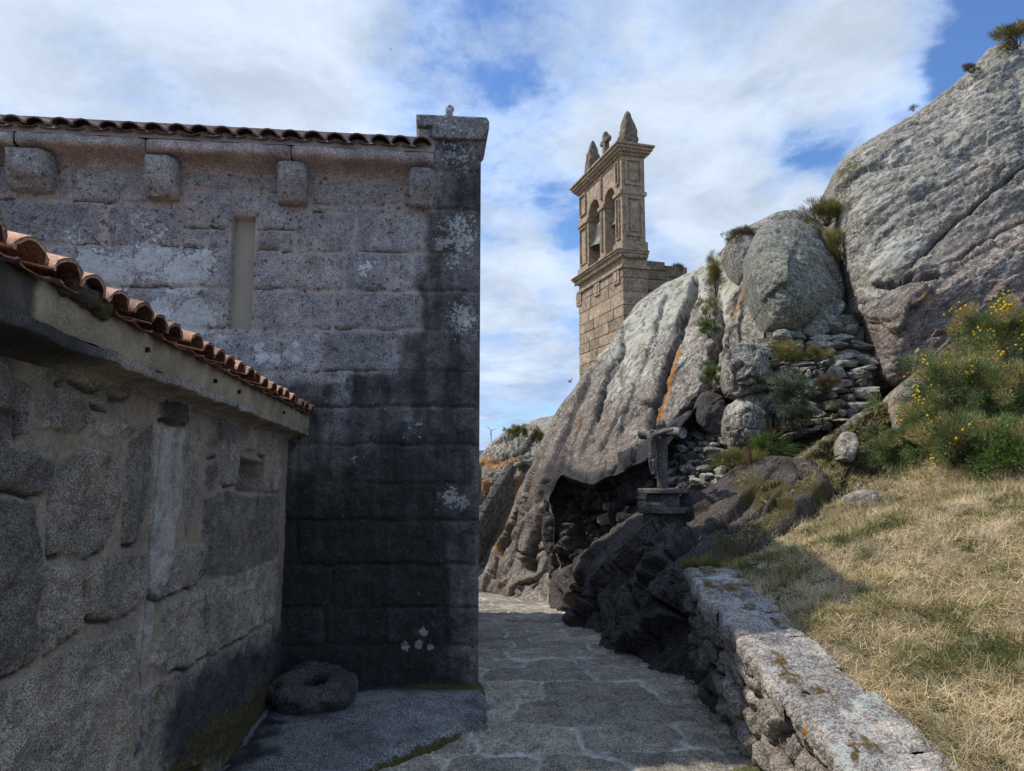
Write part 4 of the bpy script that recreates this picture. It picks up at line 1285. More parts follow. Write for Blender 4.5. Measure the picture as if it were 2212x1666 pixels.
# --- the great boulder at the upper right
rock('giant_boulder',
     [(1806, 360), (1835, 328), (1900, 290), (1990, 236), (2050, 190), (2100, 150), (2135, 106), (2165, 92), (2212, 96), (2330, 60), (2480, 80), (2560, 300), (2600, 620), (2560, 880), (2300, 900), (2090, 850), (1990, 830), (1925, 838),
      (1895, 815), (1878, 745), (1864, 702), (1842, 690), (1840, 640), (1826, 560), (1812, 480), (1800, 420)],
     [(1905, 825, 10.3), (1880, 745, 10.6), (1845, 650, 11.3), (1815, 480, 12.3), (1808, 370, 13.0), (1990, 240, 13.4), (2140, 105, 13.8), (2330, 65, 14.2), (2000, 600, 10.7), (2100, 450, 11.5), (1900, 420, 12.1),
      (2212, 650, 10.2), (2212, 400, 11.6), (2400, 400, 11.6), (2560, 600, 11.0), (2500, 860, 9.7), (2200, 840, 9.9), (2000, 760, 10.2), (2150, 250, 12.7), (1940, 700, 10.4)],
     M_BOULDER, step=2.6, edge=0.55, jit=2.5, thick=3.5, seed=2,
     noise=((0.8, 0.10, 3, 0), (2.6, 0.04, 4, 0), (9, 0.022, 4, 0), (24, 0.011, 3, 0)), facet=((0.9, 0.08), (2.4, 0.045), (6, 0.02)),
     aniso=[[0.30, 0, 0.59], [0, 0.7, 0], [0.22, 0, -0.81]], brown=[([(1890, 780), (2000, 720), (2120, 680), (2230, 640)], 130, 1.1), ([(2080, 590), (2230, 500)], 80, 0.8), ([(2060, 500), (2120, 440)], 40, 0.4)],
     ledges=[([(2230, 350), (2130, 425), (2060, 480), (1990, 540), (1950, 590), (1900, 640), (1880, 668)], -0.05, 26), ([(2240, 460), (2150, 500), (2080, 550), (2020, 570), (1955, 602)], -0.07, 26), ([(1876, 612), (1930, 606), (1980, 602), (2034, 586)], -0.10, 22), ([(2050, 585), (2015, 625), (1980, 655)], 0.07, 18), ([(1990, 430), (2040, 402), (2115, 360)], -0.035, 16), ([(2070, 700), (2160, 645), (2240, 600)], -0.05, 24)],
     cracks=[([(2212, 360), (2130, 425), (2060, 480), (1990, 540), (1950, 590), (1900, 640), (1885, 665)], 6, 0.16), ([(2230, 465), (2150, 500), (2080, 550), (2020, 570), (1960, 600)], 6, 0.14),
             ([(1880, 612), (1930, 606), (1980, 602), (2030, 588)], 6, 0.16), ([(2030, 585), (2015, 620), (1985, 650)], 4, 0.06), ([(2090, 400), (2130, 382)], 4, 0.07), ([(1990, 420), (2040, 400), (2110, 360)], 4, 0.06),
             ([(2070, 690), (2160, 640), (2230, 600)], 6, 0.05), ([(1880, 700), (1960, 690)], 4, 0.05), ([(2040, 860), (2100, 790)], 4, 0.04), ([(1930, 770), (1990, 730), (2040, 720)], 4, 0.03)],
     dents=[([(1850, 700), (1870, 760), (1880, 820)], 22, 0.25), ([(2000, 640), (2080, 600), (2200, 540)], 40, -0.18)],
     stain_and_shade=[([(1960, 640), (2212, 470)], 50, 0.12), ([(1900, 790), (1990, 690), (2060, 660)], 60, 0.30), ([(1880, 700), (1890, 800)], 25, 0.35), ([(2100, 640), (2212, 660)], 50, 0.25)],
     moss=[([(1815, 380), (1850, 360)], 26, 0.55), ([(1815, 390), (1830, 450)], 18, 0.5), ([(2010, 830), (2100, 720)], 16, 0.4)],
     orange=[([(2010, 640), (1990, 655)], 9, 0.7), ([(1965, 690), (1975, 694)], 7, 0.5), ([(2060, 470), (2090, 440)], 14, 0.3)],
     lich=[([(1872, 628), (1900, 560), (1990, 500)], 24, 0.55), ([(2130, 610), (2190, 520)], 44, 0.5), ([(1880, 420), (2080, 270), (2190, 180)], 80, 0.25), ([(2050, 640), (2080, 560)], 26, 0.5), ([(1960, 740), (2000, 790)], 24, 0.35), ([(1850, 560), (1900, 500)], 24, 0.35)],
     label='giant grey lichened granite boulder filling the upper right, rising to a grassy top', cat='boulder')

# --- the egg shaped boulder
rock('round_boulder',
     [(1618, 530), (1640, 494), (1690, 474), (1730, 474), (1770, 500), (1806, 548), (1826, 600), (1832, 645), (1815, 668), (1775, 682), (1745, 700), (1722, 722), (1690, 718), (1660, 708), (1642, 660), (1622, 600)],
     [(1618, 530, 11.9), (1650, 490, 12.4), (1740, 478, 12.6), (1826, 610, 12.1), (1820, 660, 11.8), (1720, 712, 11.0), (1650, 690, 11.2), (1625, 600, 11.5), (1700, 590, 11.0), (1730, 640, 10.9), (1700, 530, 11.6)],
     M_EGG, step=2.2, edge=0.48, jit=2.0, thick=1.6, seed=3, noise=((0.9, 0.06, 3, 0), (6, 0.022, 3, 0), (16, 0.012, 3, 0)), facet=((1.1, 0.09, 0.1), (3.5, 0.03)),
     stain_and_shade=[([(1770, 505), (1815, 570), (1832, 640)], 16, 0.8), ([(1730, 715), (1780, 685), (1825, 665)], 14, 0.5)], moss=[([(1640, 540), (1690, 640)], 40, 0.25), ([(1650, 610), (1760, 600)], 50, 0.22)],  # right rim and lower right darkened as the boulder's shaded side
     orange=[([(1705, 690), (1708, 694)], 6, 0.8)],
     label='egg-shaped grey-green boulder wedged beside the giant boulder above the stone rubble', cat='boulder')
rock('cap_slab',
     [(1568, 530), (1590, 500), (1632, 480), (1680, 456), (1720, 450), (1745, 462), (1790, 500), (1800, 540), (1700, 540), (1640, 600), (1600, 600)],
     [(1568, 530, 13.3), (1680, 456, 13.4), (1745, 462, 13.4), (1800, 540, 12.9), (1640, 560, 12.8), (1600, 600, 12.9)],
     M_BOULDER, step=2.6, edge=0.3, jit=2, thick=1.5, seed=4, label='flat grey slab of rock lying behind the top of the egg-shaped boulder', cat='boulder')

# --- the big sloping outcrop left of it, under the tower
rock('rock_outcrop',
     [(1243, 836), (1262, 805), (1300, 762), (1330, 732), (1348, 694), (1372, 660), (1402, 634), (1450, 606), (1500, 584), (1530, 568), (1556, 546), (1575, 520), (1610, 498), (1632, 492), (1622, 540), (1620, 600), (1640, 660), (1656, 706),
      (1650, 740), (1600, 760), (1580, 800), (1572, 850), (1545, 872), (1508, 880), (1486, 905), (1468, 930), (1440, 968), (1425, 988), (1404, 984), (1388, 1002), (1362, 1010), (1338, 1026), (1308, 1032), (1284, 1050), (1256, 1046), (1234, 1036), (1214, 1024), (1202, 1044), (1186, 1080), (1200, 1130), (1196, 1180), (1215, 1225), (1190, 1250), (1188, 1318), (1140, 1300), (1040, 1290), (1010, 1290), (1010, 1240),
      (1045, 1240), (1062, 1190), (1092, 1150), (1108, 1100), (1120, 1060), (1150, 1010), (1168, 960), (1190, 910), (1215, 870)],
     [(1243, 836, 14.2), (1300, 765, 14.5), (1350, 692, 14.9), (1402, 635, 15.2), (1500, 584, 15.2), (1575, 520, 14.6), (1630, 492, 13.8), (1620, 600, 12.8), (1655, 706, 11.9), (1600, 760, 11.6), (1572, 850, 11.0), (1508, 880, 10.9), (1468, 930, 10.5), (1425, 985, 10.25),
      (1340, 1028, 10.3), (1268, 1050, 10.7), (1215, 1026, 11.5), (1190, 1080, 12.0), (1196, 1180, 12.0), (1190, 1310, 11.6), (1140, 1290, 12.4), (1045, 1285, 14.0), (1045, 1240, 14.1), (1110, 1110, 13.8), (1150, 1010, 13.6), (1190, 910, 13.8),
      (1300, 900, 12.5), (1400, 800, 12.6), (1450, 700, 13.5), (1550, 640, 13.3), (1500, 780, 12.2), (1350, 950, 11.5), (1150, 1200, 12.7), (1230, 960, 12.5)],
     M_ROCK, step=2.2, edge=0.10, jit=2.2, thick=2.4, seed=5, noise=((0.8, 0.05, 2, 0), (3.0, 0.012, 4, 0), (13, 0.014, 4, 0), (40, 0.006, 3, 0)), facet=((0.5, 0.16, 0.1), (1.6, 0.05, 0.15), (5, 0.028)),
     aniso=[[0.134, 0, 0.88], [0, 0.6, 0], [0.246, 0, -0.48]], brown=[([(1060, 1280), (1180, 1080), (1290, 960), (1400, 930), (1480, 880)], 90, 1.0), ([(1220, 900), (1300, 800)], 50, 0.5), ([(1560, 700), (1600, 600)], 30, 0.4)],
     cracks=[([(1345, 700), (1340, 760), (1312, 800), (1300, 850), (1285, 900)], 5, 0.14), ([(1500, 600), (1480, 660), (1450, 740), (1430, 800), (1400, 880), (1390, 920)], 7, 0.22), ([(1400, 910), (1370, 950), (1330, 990), (1310, 1020)], 5, 0.18),
             ([(1540, 560), (1530, 620), (1545, 680), (1530, 740), (1520, 800)], 8, 0.22), ([(1440, 640), (1420, 700), (1400, 740)], 4, 0.06), ([(1275, 800), (1262, 850), (1230, 920), (1200, 1000)], 5, 0.09), ([(1255, 900), (1235, 960), (1222, 1010)], 4, 0.08),
             ([(1340, 800), (1345, 860), (1320, 920), (1290, 960)], 4, 0.08), ([(1180, 1090), (1165, 1140), (1150, 1190), (1140, 1230)], 6, 0.22), ([(1125, 1110), (1110, 1160), (1090, 1200)], 5, 0.20), ([(1150, 1250), (1120, 1262), (1100, 1290)], 4, 0.14), ([(1190, 1190), (1170, 1230), (1140, 1270)], 4, 0.12), ([(1085, 1210), (1075, 1250)], 4, 0.16),
             ([(1600, 520), (1610, 580), (1630, 640), (1645, 700)], 6, 0.12), ([(1580, 640), (1560, 700), (1570, 760)], 5, 0.10), ([(1490, 830), (1450, 880), (1440, 930)], 4, 0.06), ([(1120, 1190), (1140, 1200), (1180, 1180)], 4, 0.12)],
     ledges=[([(1346, 692), (1338, 760), (1306, 830), (1276, 920), (1240, 1000)], 0.084, 150), ([(1505, 588), (1478, 670), (1446, 750), (1416, 850), (1384, 950)], 0.126, 150), ([(1440, 630), (1414, 710), (1384, 790), (1352, 880), (1316, 960)], 0.050, 150),
             ([(1545, 556), (1536, 640), (1530, 740), (1505, 830), (1470, 900)], 0.109, 150), ([(1275, 796), (1254, 870), (1216, 950), (1180, 1040), (1150, 1110)], 0.067, 150), ([(1400, 880), (1440, 800), (1500, 740)], -0.034, 150),
             ([(1182, 1086), (1160, 1150), (1130, 1240)], 0.092, 150), ([(1132, 1106), (1108, 1165), (1080, 1220)], 0.084, 150), ([(1160, 1236), (1125, 1264), (1096, 1296)], 0.076, 150), ([(1596, 540), (1602, 620), (1590, 690), (1594, 750)], 0.067, 150), ([(1100, 1190), (1140, 1215), (1186, 1190)], -0.050, 150), ([(1165, 1130), (1190, 1150)], -0.042, 150)],
     stain_and_shade=[([(1196, 1056), (1214, 1018), (1256, 1040), (1308, 1026), (1362, 1004), (1404, 978), (1440, 962), (1470, 922), (1508, 874)], 34, 1.15), ([(1290, 1000), (1400, 950), (1480, 880)], 30, 0.45), ([(1240, 940), (1215, 1010)], 40, 0.35), ([(1180, 1000), (1130, 1150)], 40, 0.35), ([(1310, 960), (1250, 1000)], 40, 0.35), ([(1480, 660), (1440, 740)], 14, 0.5)],
     orange=[([(1465, 740), (1430, 830), (1400, 900), (1392, 940)], 7, 0.9), ([(1595, 560), (1600, 620), (1575, 660)], 12, 0.7), ([(1560, 640), (1520, 780)], 14, 0.45), ([(1262, 860), (1240, 930)], 7, 0.55), ([(1355, 820), (1300, 930)], 8, 0.5), ([(1110, 1120), (1085, 1200)], 12, 0.55), ([(1095, 1240), (1075, 1270)], 8, 0.5), ([(1470, 760), (1500, 720)], 12, 0.4)],
     moss=[([(1345, 690), (1430, 640)], 14, 0.25), ([(1395, 740), (1440, 800)], 18, 0.3), ([(1300, 800), (1280, 880)], 6, 0.5), ([(1130, 1110), (1100, 1170)], 14, 0.5)],
     lich=[([(1330, 760), (1420, 680), (1500, 610)], 46, 0.5), ([(1560, 560), (1540, 700)], 34, 0.5), ([(1330, 840), (1390, 780)], 34, 0.45), ([(1500, 800), (1440, 880)], 30, 0.45), ([(1366, 925), (1372, 945)], 17, 0.95), ([(1610, 560), (1570, 680)], 28, 0.45), ([(1480, 700), (1470, 760)], 24, 0.45)],
     label='long sloping outcrop of pinkish grey granite below the bell tower', cat='rock outcrop')

# --- shaded hollow behind the cross, below the overhang
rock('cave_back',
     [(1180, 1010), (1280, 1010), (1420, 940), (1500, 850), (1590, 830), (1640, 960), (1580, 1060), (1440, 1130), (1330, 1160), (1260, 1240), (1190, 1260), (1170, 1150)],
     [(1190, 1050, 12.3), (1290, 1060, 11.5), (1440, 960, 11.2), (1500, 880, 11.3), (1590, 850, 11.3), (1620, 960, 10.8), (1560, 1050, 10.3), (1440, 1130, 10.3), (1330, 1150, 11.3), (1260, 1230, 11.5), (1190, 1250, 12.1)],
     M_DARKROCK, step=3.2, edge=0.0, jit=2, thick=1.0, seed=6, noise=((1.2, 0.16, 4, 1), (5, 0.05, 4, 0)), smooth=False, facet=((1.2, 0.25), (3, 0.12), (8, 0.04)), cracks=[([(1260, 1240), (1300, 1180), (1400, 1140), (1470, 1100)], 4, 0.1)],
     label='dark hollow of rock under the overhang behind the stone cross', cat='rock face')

# --- dark slope beside the path that carries the cross
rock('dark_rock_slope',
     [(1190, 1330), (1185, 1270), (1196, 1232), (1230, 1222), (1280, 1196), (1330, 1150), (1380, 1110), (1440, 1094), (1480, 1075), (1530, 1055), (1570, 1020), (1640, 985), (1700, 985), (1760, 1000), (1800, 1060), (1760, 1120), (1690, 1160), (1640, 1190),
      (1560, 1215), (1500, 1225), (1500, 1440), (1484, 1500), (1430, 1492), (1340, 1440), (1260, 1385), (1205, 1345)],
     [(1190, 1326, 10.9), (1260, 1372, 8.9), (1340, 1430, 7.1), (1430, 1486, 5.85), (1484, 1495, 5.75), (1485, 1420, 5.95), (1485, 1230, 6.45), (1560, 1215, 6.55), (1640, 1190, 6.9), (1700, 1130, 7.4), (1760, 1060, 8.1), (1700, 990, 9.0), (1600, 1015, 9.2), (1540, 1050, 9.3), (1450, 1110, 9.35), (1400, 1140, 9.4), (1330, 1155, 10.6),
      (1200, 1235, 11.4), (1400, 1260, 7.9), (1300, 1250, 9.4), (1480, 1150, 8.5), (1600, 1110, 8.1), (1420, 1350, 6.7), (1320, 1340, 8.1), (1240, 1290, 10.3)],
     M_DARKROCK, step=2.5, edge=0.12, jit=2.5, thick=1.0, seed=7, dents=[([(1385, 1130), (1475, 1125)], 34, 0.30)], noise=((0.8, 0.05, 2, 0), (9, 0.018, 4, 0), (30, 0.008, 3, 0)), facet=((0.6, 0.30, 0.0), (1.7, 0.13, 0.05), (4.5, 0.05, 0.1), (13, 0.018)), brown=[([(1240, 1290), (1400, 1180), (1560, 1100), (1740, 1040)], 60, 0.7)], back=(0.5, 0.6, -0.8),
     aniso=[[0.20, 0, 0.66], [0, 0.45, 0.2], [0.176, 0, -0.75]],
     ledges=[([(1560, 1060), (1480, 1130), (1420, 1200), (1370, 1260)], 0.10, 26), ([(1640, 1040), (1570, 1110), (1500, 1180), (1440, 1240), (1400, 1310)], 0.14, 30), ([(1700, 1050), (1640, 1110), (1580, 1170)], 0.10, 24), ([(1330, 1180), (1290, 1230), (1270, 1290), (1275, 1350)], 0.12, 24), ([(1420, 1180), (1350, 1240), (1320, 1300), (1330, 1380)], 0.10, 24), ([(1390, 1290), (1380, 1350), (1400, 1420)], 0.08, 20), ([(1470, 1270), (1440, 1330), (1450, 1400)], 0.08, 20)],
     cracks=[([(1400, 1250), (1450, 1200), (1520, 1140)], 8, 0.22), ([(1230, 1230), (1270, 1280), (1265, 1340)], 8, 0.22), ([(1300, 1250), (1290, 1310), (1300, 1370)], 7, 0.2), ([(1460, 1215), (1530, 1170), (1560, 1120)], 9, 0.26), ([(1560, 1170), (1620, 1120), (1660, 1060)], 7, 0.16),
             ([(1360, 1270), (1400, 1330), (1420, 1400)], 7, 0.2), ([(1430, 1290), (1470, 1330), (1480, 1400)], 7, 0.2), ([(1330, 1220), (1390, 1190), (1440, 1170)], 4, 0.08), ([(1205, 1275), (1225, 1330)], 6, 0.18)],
     moss=[([(1620, 1050), (1760, 1080)], 46, 0.75), ([(1560, 1200), (1700, 1120)], 30, 0.7), ([(1450, 1300), (1485, 1260)], 14, 0.35)], stain_and_shade=[([(1420, 1400), (1480, 1300)], 60, 0.5), ([(1260, 1300), (1330, 1400)], 50, 0.4)],
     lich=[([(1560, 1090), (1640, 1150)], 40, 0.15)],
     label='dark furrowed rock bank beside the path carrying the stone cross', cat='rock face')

# --- blocks by the drystone filling
GRP = 'granite blocks beside the drystone filling'
rock('granite_block', [(1562, 768), (1580, 750), (1610, 738), (1640, 742), (1660, 770), (1672, 818), (1668, 845), (1630, 848), (1590, 858), (1570, 850), (1558, 810)],
     [(1562, 800, 10.9), (1640, 742, 11.1), (1672, 830, 10.8), (1600, 855, 10.5), (1615, 800, 10.4)], M_ROCK, step=2.2, edge=0.07, jit=2, thick=0.7, seed=8, noise=((1.5, 0.03, 3, 0), (9, 0.012, 3, 0)), smooth=False, facet=((1.7, 0.16), (4, 0.06), (10, 0.02)),
     stain_and_shade=[([(1600, 840), (1660, 845)], 8, 0.6)], cracks=[([(1580, 830), (1620, 815), (1665, 835)], 4, 0.08)], label='squarish granite block stacked on another beside the drystone filling', cat='boulder')
rock('granite_block', [(1568, 880), (1600, 852), (1650, 838), (1672, 850), (1680, 900), (1672, 960), (1650, 985), (1610, 985), (1575, 970), (1562, 920)],
     [(1568, 880, 10.6), (1660, 842, 10.8), (1676, 940, 10.5), (1610, 985, 10.0), (1575, 965, 10.2), (1615, 910, 10.0)], M_ROCK, step=2.2, edge=0.08, jit=2, thick=0.7, seed=9, noise=((1.5, 0.03, 3, 0), (9, 0.012, 3, 0)), smooth=False, facet=((1.7, 0.16), (4, 0.06), (10, 0.02)),
     stain_and_shade=[([(1668, 860), (1674, 960)], 10, 0.8), ([(1590, 965), (1650, 975)], 14, 0.7)], orange=[([(1610, 850), (1660, 842)], 6, 0.5)], lich=[([(1590, 880), (1640, 870)], 22, 0.35)],  # darker along the right edge and the bottom
     label='pale rounded granite block at the bottom of the pair, beside a grey shrub', cat='boulder')
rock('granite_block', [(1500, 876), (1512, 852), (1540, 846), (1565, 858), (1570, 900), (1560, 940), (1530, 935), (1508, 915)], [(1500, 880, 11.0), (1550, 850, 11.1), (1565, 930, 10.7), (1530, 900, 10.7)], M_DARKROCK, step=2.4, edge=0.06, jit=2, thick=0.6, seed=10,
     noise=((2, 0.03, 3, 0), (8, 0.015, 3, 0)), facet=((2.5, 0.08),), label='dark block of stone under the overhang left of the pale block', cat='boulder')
rock('leaning_slab', [(1726, 715), (1745, 690), (1790, 655), (1815, 645), (1830, 655), (1812, 690), (1790, 720), (1750, 730)], [(1726, 715, 11.2), (1800, 655, 11.6), (1820, 660, 11.5), (1790, 715, 11.2), (1750, 728, 11.1)], M_EGG, step=2.4, edge=0.12, jit=1.5, thick=0.5, seed=11,
     stain_and_shade=[([(1800, 655), (1815, 690)], 10, 0.6)], label='flat greenish slab leaning under the egg-shaped boulder', cat='boulder')
# mossy slab rising to the right of the dark bank
rock('mossy_slab', [(1640, 1030), (1690, 1000), (1740, 975), (1790, 940), (1850, 895), (1900, 868), (1935, 872), (1940, 930), (1930, 990), (1900, 1030), (1840, 1060), (1760, 1100), (1690, 1110), (1640, 1080)],
     [(1640, 1040, 8.9), (1740, 978, 9.3), (1900, 870, 9.9), (1935, 900, 9.8), (1920, 1000, 8.9), (1840, 1060, 8.0), (1700, 1105, 7.8), (1780, 1020, 8.8)],
     M_ROCK, step=2.5, edge=0.10, jit=2, thick=0.8, seed=12, noise=((1.6, 0.08, 4, 1), (5, 0.05, 4, 1), (14, 0.02, 3, 0)), smooth=False, facet=((1.8, 0.10), (4.5, 0.06), (11, 0.025)), aniso=[[0.7, 0, -0.6], [0, 1, 0], [0.7, 0, 1.2]],
     moss=[([(1660, 1050), (1780, 1000), (1920, 900)], 60, 0.8), ([(1700, 1090), (1900, 1000)], 40, 0.75)], back=(0.3, 0.6, -0.8), label='mossy slanting slab of rock between the dark bank and the gorse bushes', cat='boulder')
rock('standing_rock', [(1926, 850), (1945, 832), (1985, 800), (2030, 770), (2060, 775), (2050, 830), (2000, 880), (1970, 930), (1940, 950), (1930, 900)], [(1926, 860, 9.7), (1985, 800, 10.0), (2060, 775, 10.2), (2000, 880, 9.6), (1940, 945, 9.2), (1960, 870, 9.4)],
     M_ROCK, step=2.5, edge=0.15, jit=2, thick=0.8, seed=13, stain_and_shade=[([(1955, 850), (1965, 930)], 22, 0.6)], orange=[([(1935, 850), (1932, 880)], 9, 0.6)], label='dark pointed rock standing at the lower edge of the giant boulder by the gorse', cat='boulder')
rock('low_rock', [(1815, 1075), (1850, 1060), (1910, 1052), (1945, 1062), (1950, 1085), (1920, 1098), (1860, 1100), (1825, 1092)], [(1815, 1080, 7.5), (1900, 1054, 7.7), (1950, 1080, 7.4), (1870, 1098, 7.1), (1880, 1075, 7.3)],
     M_ROCK, step=2.4, edge=0.1, jit=1.5, thick=0.5, seed=14, stain_and_shade=[([(1840, 1092), (1930, 1090)], 12, 0.5)], back=(0.2, 0.6, -0.8), label='low flat rock lying in the dry grass below the mossy slab', cat='boulder')
rock('small_rock', [(1810, 945), (1825, 930), (1850, 935), (1858, 965), (1845, 1000), (1815, 995)], [(1810, 950, 8.9), (1850, 940, 9.0), (1835, 998, 8.5), (1830, 960, 8.6)], M_ROCK, step=2.4, edge=0.08, jit=1.5, thick=0.3, seed=15,
     label='small pale upright rock on the mossy slab', cat='boulder')

# --- far rocks at the end of the path
rock('far_rock', [(1000, 1040), (1036, 985), (1062, 955), (1100, 926), (1135, 914), (1160, 918), (1172, 940), (1168, 985), (1140, 1010), (1120, 1060), (1100, 1110), (1060, 1180), (1045, 1260), (1000, 1270)],
     [(1000, 1040, 18.5), (1062, 957, 19.0), (1135, 914, 19.5), (1170, 945, 18.8), (1130, 1010, 17.6), (1100, 1100, 16.4), (1045, 1250, 15.3), (1000, 1260, 15.3), (1080, 1010, 17.4)],
     M_ROCK, step=2.4, edge=0.7, jit=2.5, thick=2.0, seed=16, noise=((0.7, 0.12, 4, 0), (3, 0.05, 4, 1)), smooth=False, facet=((0.8, 0.22), (2.0, 0.12), (5, 0.05)), orange=[([(1040, 1000), (1110, 990)], 16, 0.75), ([(1050, 1040), (1045, 1100)], 16, 0.75), ([(1110, 1090), (1125, 1030)], 12, 0.7)], lich=[([(1060, 970), (1150, 960)], 20, 0.25)], brown=[([(1040, 1010), (1120, 1000)], 40, 0.7), ([(1060, 1150), (1110, 1060)], 50, 0.8)],
     stain_and_shade=[([(1040, 1180), (1090, 1160)], 50, 0.5), ([(1110, 960), (1120, 985)], 10, 0.5)], label='far rounded rock with orange lichen at the end of the path beside the stone steps', cat='rock outcrop')
rock('pale_rock', [(1140, 912), (1170, 902), (1210, 896), (1230, 905), (1220, 960), (1180, 1000), (1160, 960), (1166, 930)], [(1140, 914, 20.5), (1210, 897, 20.5), (1220, 955, 19.0), (1180, 990, 18.5)], M_ROCK, step=3, edge=0.4, jit=1.5, thick=1.5, seed=17, lich=[([(1150, 920), (1210, 910)], 40, 0.2)],
     label='pale rock crest showing behind the far orange rock', cat='rock outcrop')
def far_steps():
    mb = MB()
    a = P(1030.0, 1135.0, 14.3); b = P(1112.0, 998.0, 16.6)
    n = 5
    side = np.array([-0.9, -0.3, 0.0])
    for k in range(n):
        t0, t1 = k / n, (k + 1) / n - 0.004
        p0, p1 = a + (b - a) * t0, a + (b - a) * t1
        mb.add([p0, p0 + side * 0.2, p0 + side * 0.2 - [0, 0, 0.9], p0 - [0, 0, 0.9], p1, p1 + side * 0.2, p1 + side * 0.2 - [0, 0, 0.9], p1 - [0, 0, 0.9]], [(0, 3, 2, 1), (4, 5, 6, 7), (0, 1, 5, 4), (1, 2, 6, 5), (2, 3, 7, 6), (3, 0, 4, 7)])
    return mb, a, b
mb, a, b = far_steps()
steps = empty('stone_stairs', a - np.array([0, 0, 1.2]), 'narrow stone stairs with sloping side walls climbing the far rocks', 'stairs')
mb.build('side_slab', M_DARKROCK, steps, bevel=0.04, attrs={'lich': np.full(mb.n, 0.75)})
mb = MB()
off = np.array([-1.1, 0.1, 0.12])
for k in range(12):
    p = a + off + (b - a) * (k / 12.0) * 0.92
    mb.box(IDT, tuple(p + np.array([-0.25, 0.0, -0.9])), tuple(p + np.array([0.45, 0.3, 0.06])), 0.01)
mb.build('steps', M_RUBBLE, steps, bevel=0.02)
mb = MB()
p0, p1 = P(1098.0, 1006.0, 16.5), P(1165.0, 985.0, 16.9)
for k in range(4):
    p = p0 + (p1 - p0) * (k + 0.5) / 4
    mb.blob(p - np.array([0, -0.2, 0.04]), (0.26, 0.6, 0.1), 0.2, 20 + k, 0.15, 2, 0.8)
mb.build('landing', M_RUBBLE, steps, smooth=True)

# --- drystone fillings: stones one by one in a single wall
def rubble(name, region, ctrl, rows, label, seed, size=(0.12, 0.46), hgt=(0.07, 0.20), tones=True):
    rs = np.random.RandomState(seed)
    out = np.array(region, float)
    c = np.array(ctrl, float)
    f = RBF(c[:, :2], np.log(c[:, 2]), 1e-3)
    mb = MB(); at = {'tone': [], 'moss': [], 'stain_and_shade': [], 'lich': []}
    y = out[:, 1].max()
    while y > out[:, 1].min() - 4:
        Yd = float(np.exp(f(out[:, 0].mean(), y)))
        hh = rs.uniform(*hgt)
        dy = hh / Yd * FPX
        x = out[:, 0].min() - rs.uniform(0, 20)
        while x < out[:, 0].max():
            w = rs.uniform(*size)
            dx = w / Yd * FPX
            xc, yc = x + dx / 2, y - dy / 2
            if poly_sd(out, np.array([xc]), np.array([yc]))[0] > -1:
                D_ = float(np.exp(f(xc, yc)))
                p = P(xc, yc + rs.uniform(-0.2, 0.2) * dy, D_)
                n0 = mb.n
                mb.blob(p + np.array([0, rs.uniform(0, 0.14), 0]), (w * 1.12, 0.36, hh * rs.uniform(0.95, 1.4)), rs.uniform(-0.35, 0.35), rs.randint(999), 0.30, 3, 0.62, rs.uniform(-0.25, 0.25), cuts=9)
                m = mb.n - n0
                at['tone'] += [rs.uniform(-0.35, 0.3)] * m; at['moss'] += [max(0, rs.uniform(-0.5, 0.55))] * m; at['stain_and_shade'] += [max(0, rs.uniform(-0.6, 0.5))] * m; at['lich'] += [rs.uniform(0, 0.4)] * m
            x += dx * 1.0
        y -= dy * 0.74
    gx, gy = np.meshgrid(np.linspace(out[:, 0].min() - 14, out[:, 0].max() + 14, 30), np.linspace(out[:, 1].min(), out[:, 1].max() + 20, 24), indexing='ij')
    dd = np.exp(f(gx, gy)) + 0.20
    B = P(gx, gy, dd).reshape(-1, 3); nb = len(B)
    B2 = B + np.array([0, 0.5, -0.1])
    fs = grid_faces(30, 24)
    fs = fs[poly_sd(out, gx.ravel()[fs].mean(1), gy.ravel()[fs].mean(1)) > -5]
    n0 = mb.n
    mb.add(np.concatenate([B, B2]), np.concatenate([fs, fs[:, ::-1] + nb]).tolist())
    m = mb.n - n0
    at['tone'] += [-0.25] * m; at['moss'] += [0.45] * m; at['stain_and_shade'] += [0.4] * m; at['lich'] += [-0.2] * m
    o = mb.build(name, M_RUBBLE, None, False, at, loc=P(out[:, 0].mean(), out[:, 1].max(), float(c[:, 2].min())))
    return tag(o, label, 'drystone wall')
rubble('drystone_wall', [(1640, 740), (1700, 708), (1780, 700), (1800, 680), (1850, 690), (1862, 720), (1876, 800), (1890, 870), (1800, 920), (1700, 950), (1676, 900), (1668, 820)],
       [(1650, 740, 11.2), (1850, 690, 11.4), (1890, 860, 10.3), (1700, 940, 10.1), (1680, 840, 10.6)], 0, 'drystone wall of grey stones plugging the gap below the egg-shaped boulder', 31)
rubble('drystone_wall', [(1438, 1010), (1470, 940), (1520, 930), (1560, 930), (1590, 990), (1560, 1040), (1500, 1055), (1450, 1070), (1350, 1125), (1300, 1130), (1330, 1075), (1400, 1050)],
       [(1440, 1010, 11.0), (1500, 935, 11.2), (1580, 960, 10.4), (1560, 1040, 9.9), (1450, 1075, 10.3), (1310, 1125, 11.3)], 0, 'shaded drystone wall under the overhang behind the stone cross', 32, (0.14, 0.34), (0.09, 0.18))
# ------------------------------------------------------------------ ground, path, apron, retaining wall, grass slope
M_EARTH = plain_mat('earth', (0.10, 0.085, 0.055), (0.16, 0.135, 0.085), 5)
mb = MB(); mb.add([(-9000, -9000, -2.2), (9000, -9000, -2.2), (9000, 14000, -2.2), (-9000, 14000, -2.2)], [(0, 1, 2, 3)])
tag(mb.build('ground', M_EARTH), kind='structure')

def path_z(Y):
    return -0.085 - 0.088 * np.clip(Y - 6.0, 0, None) - 0.0 * Y

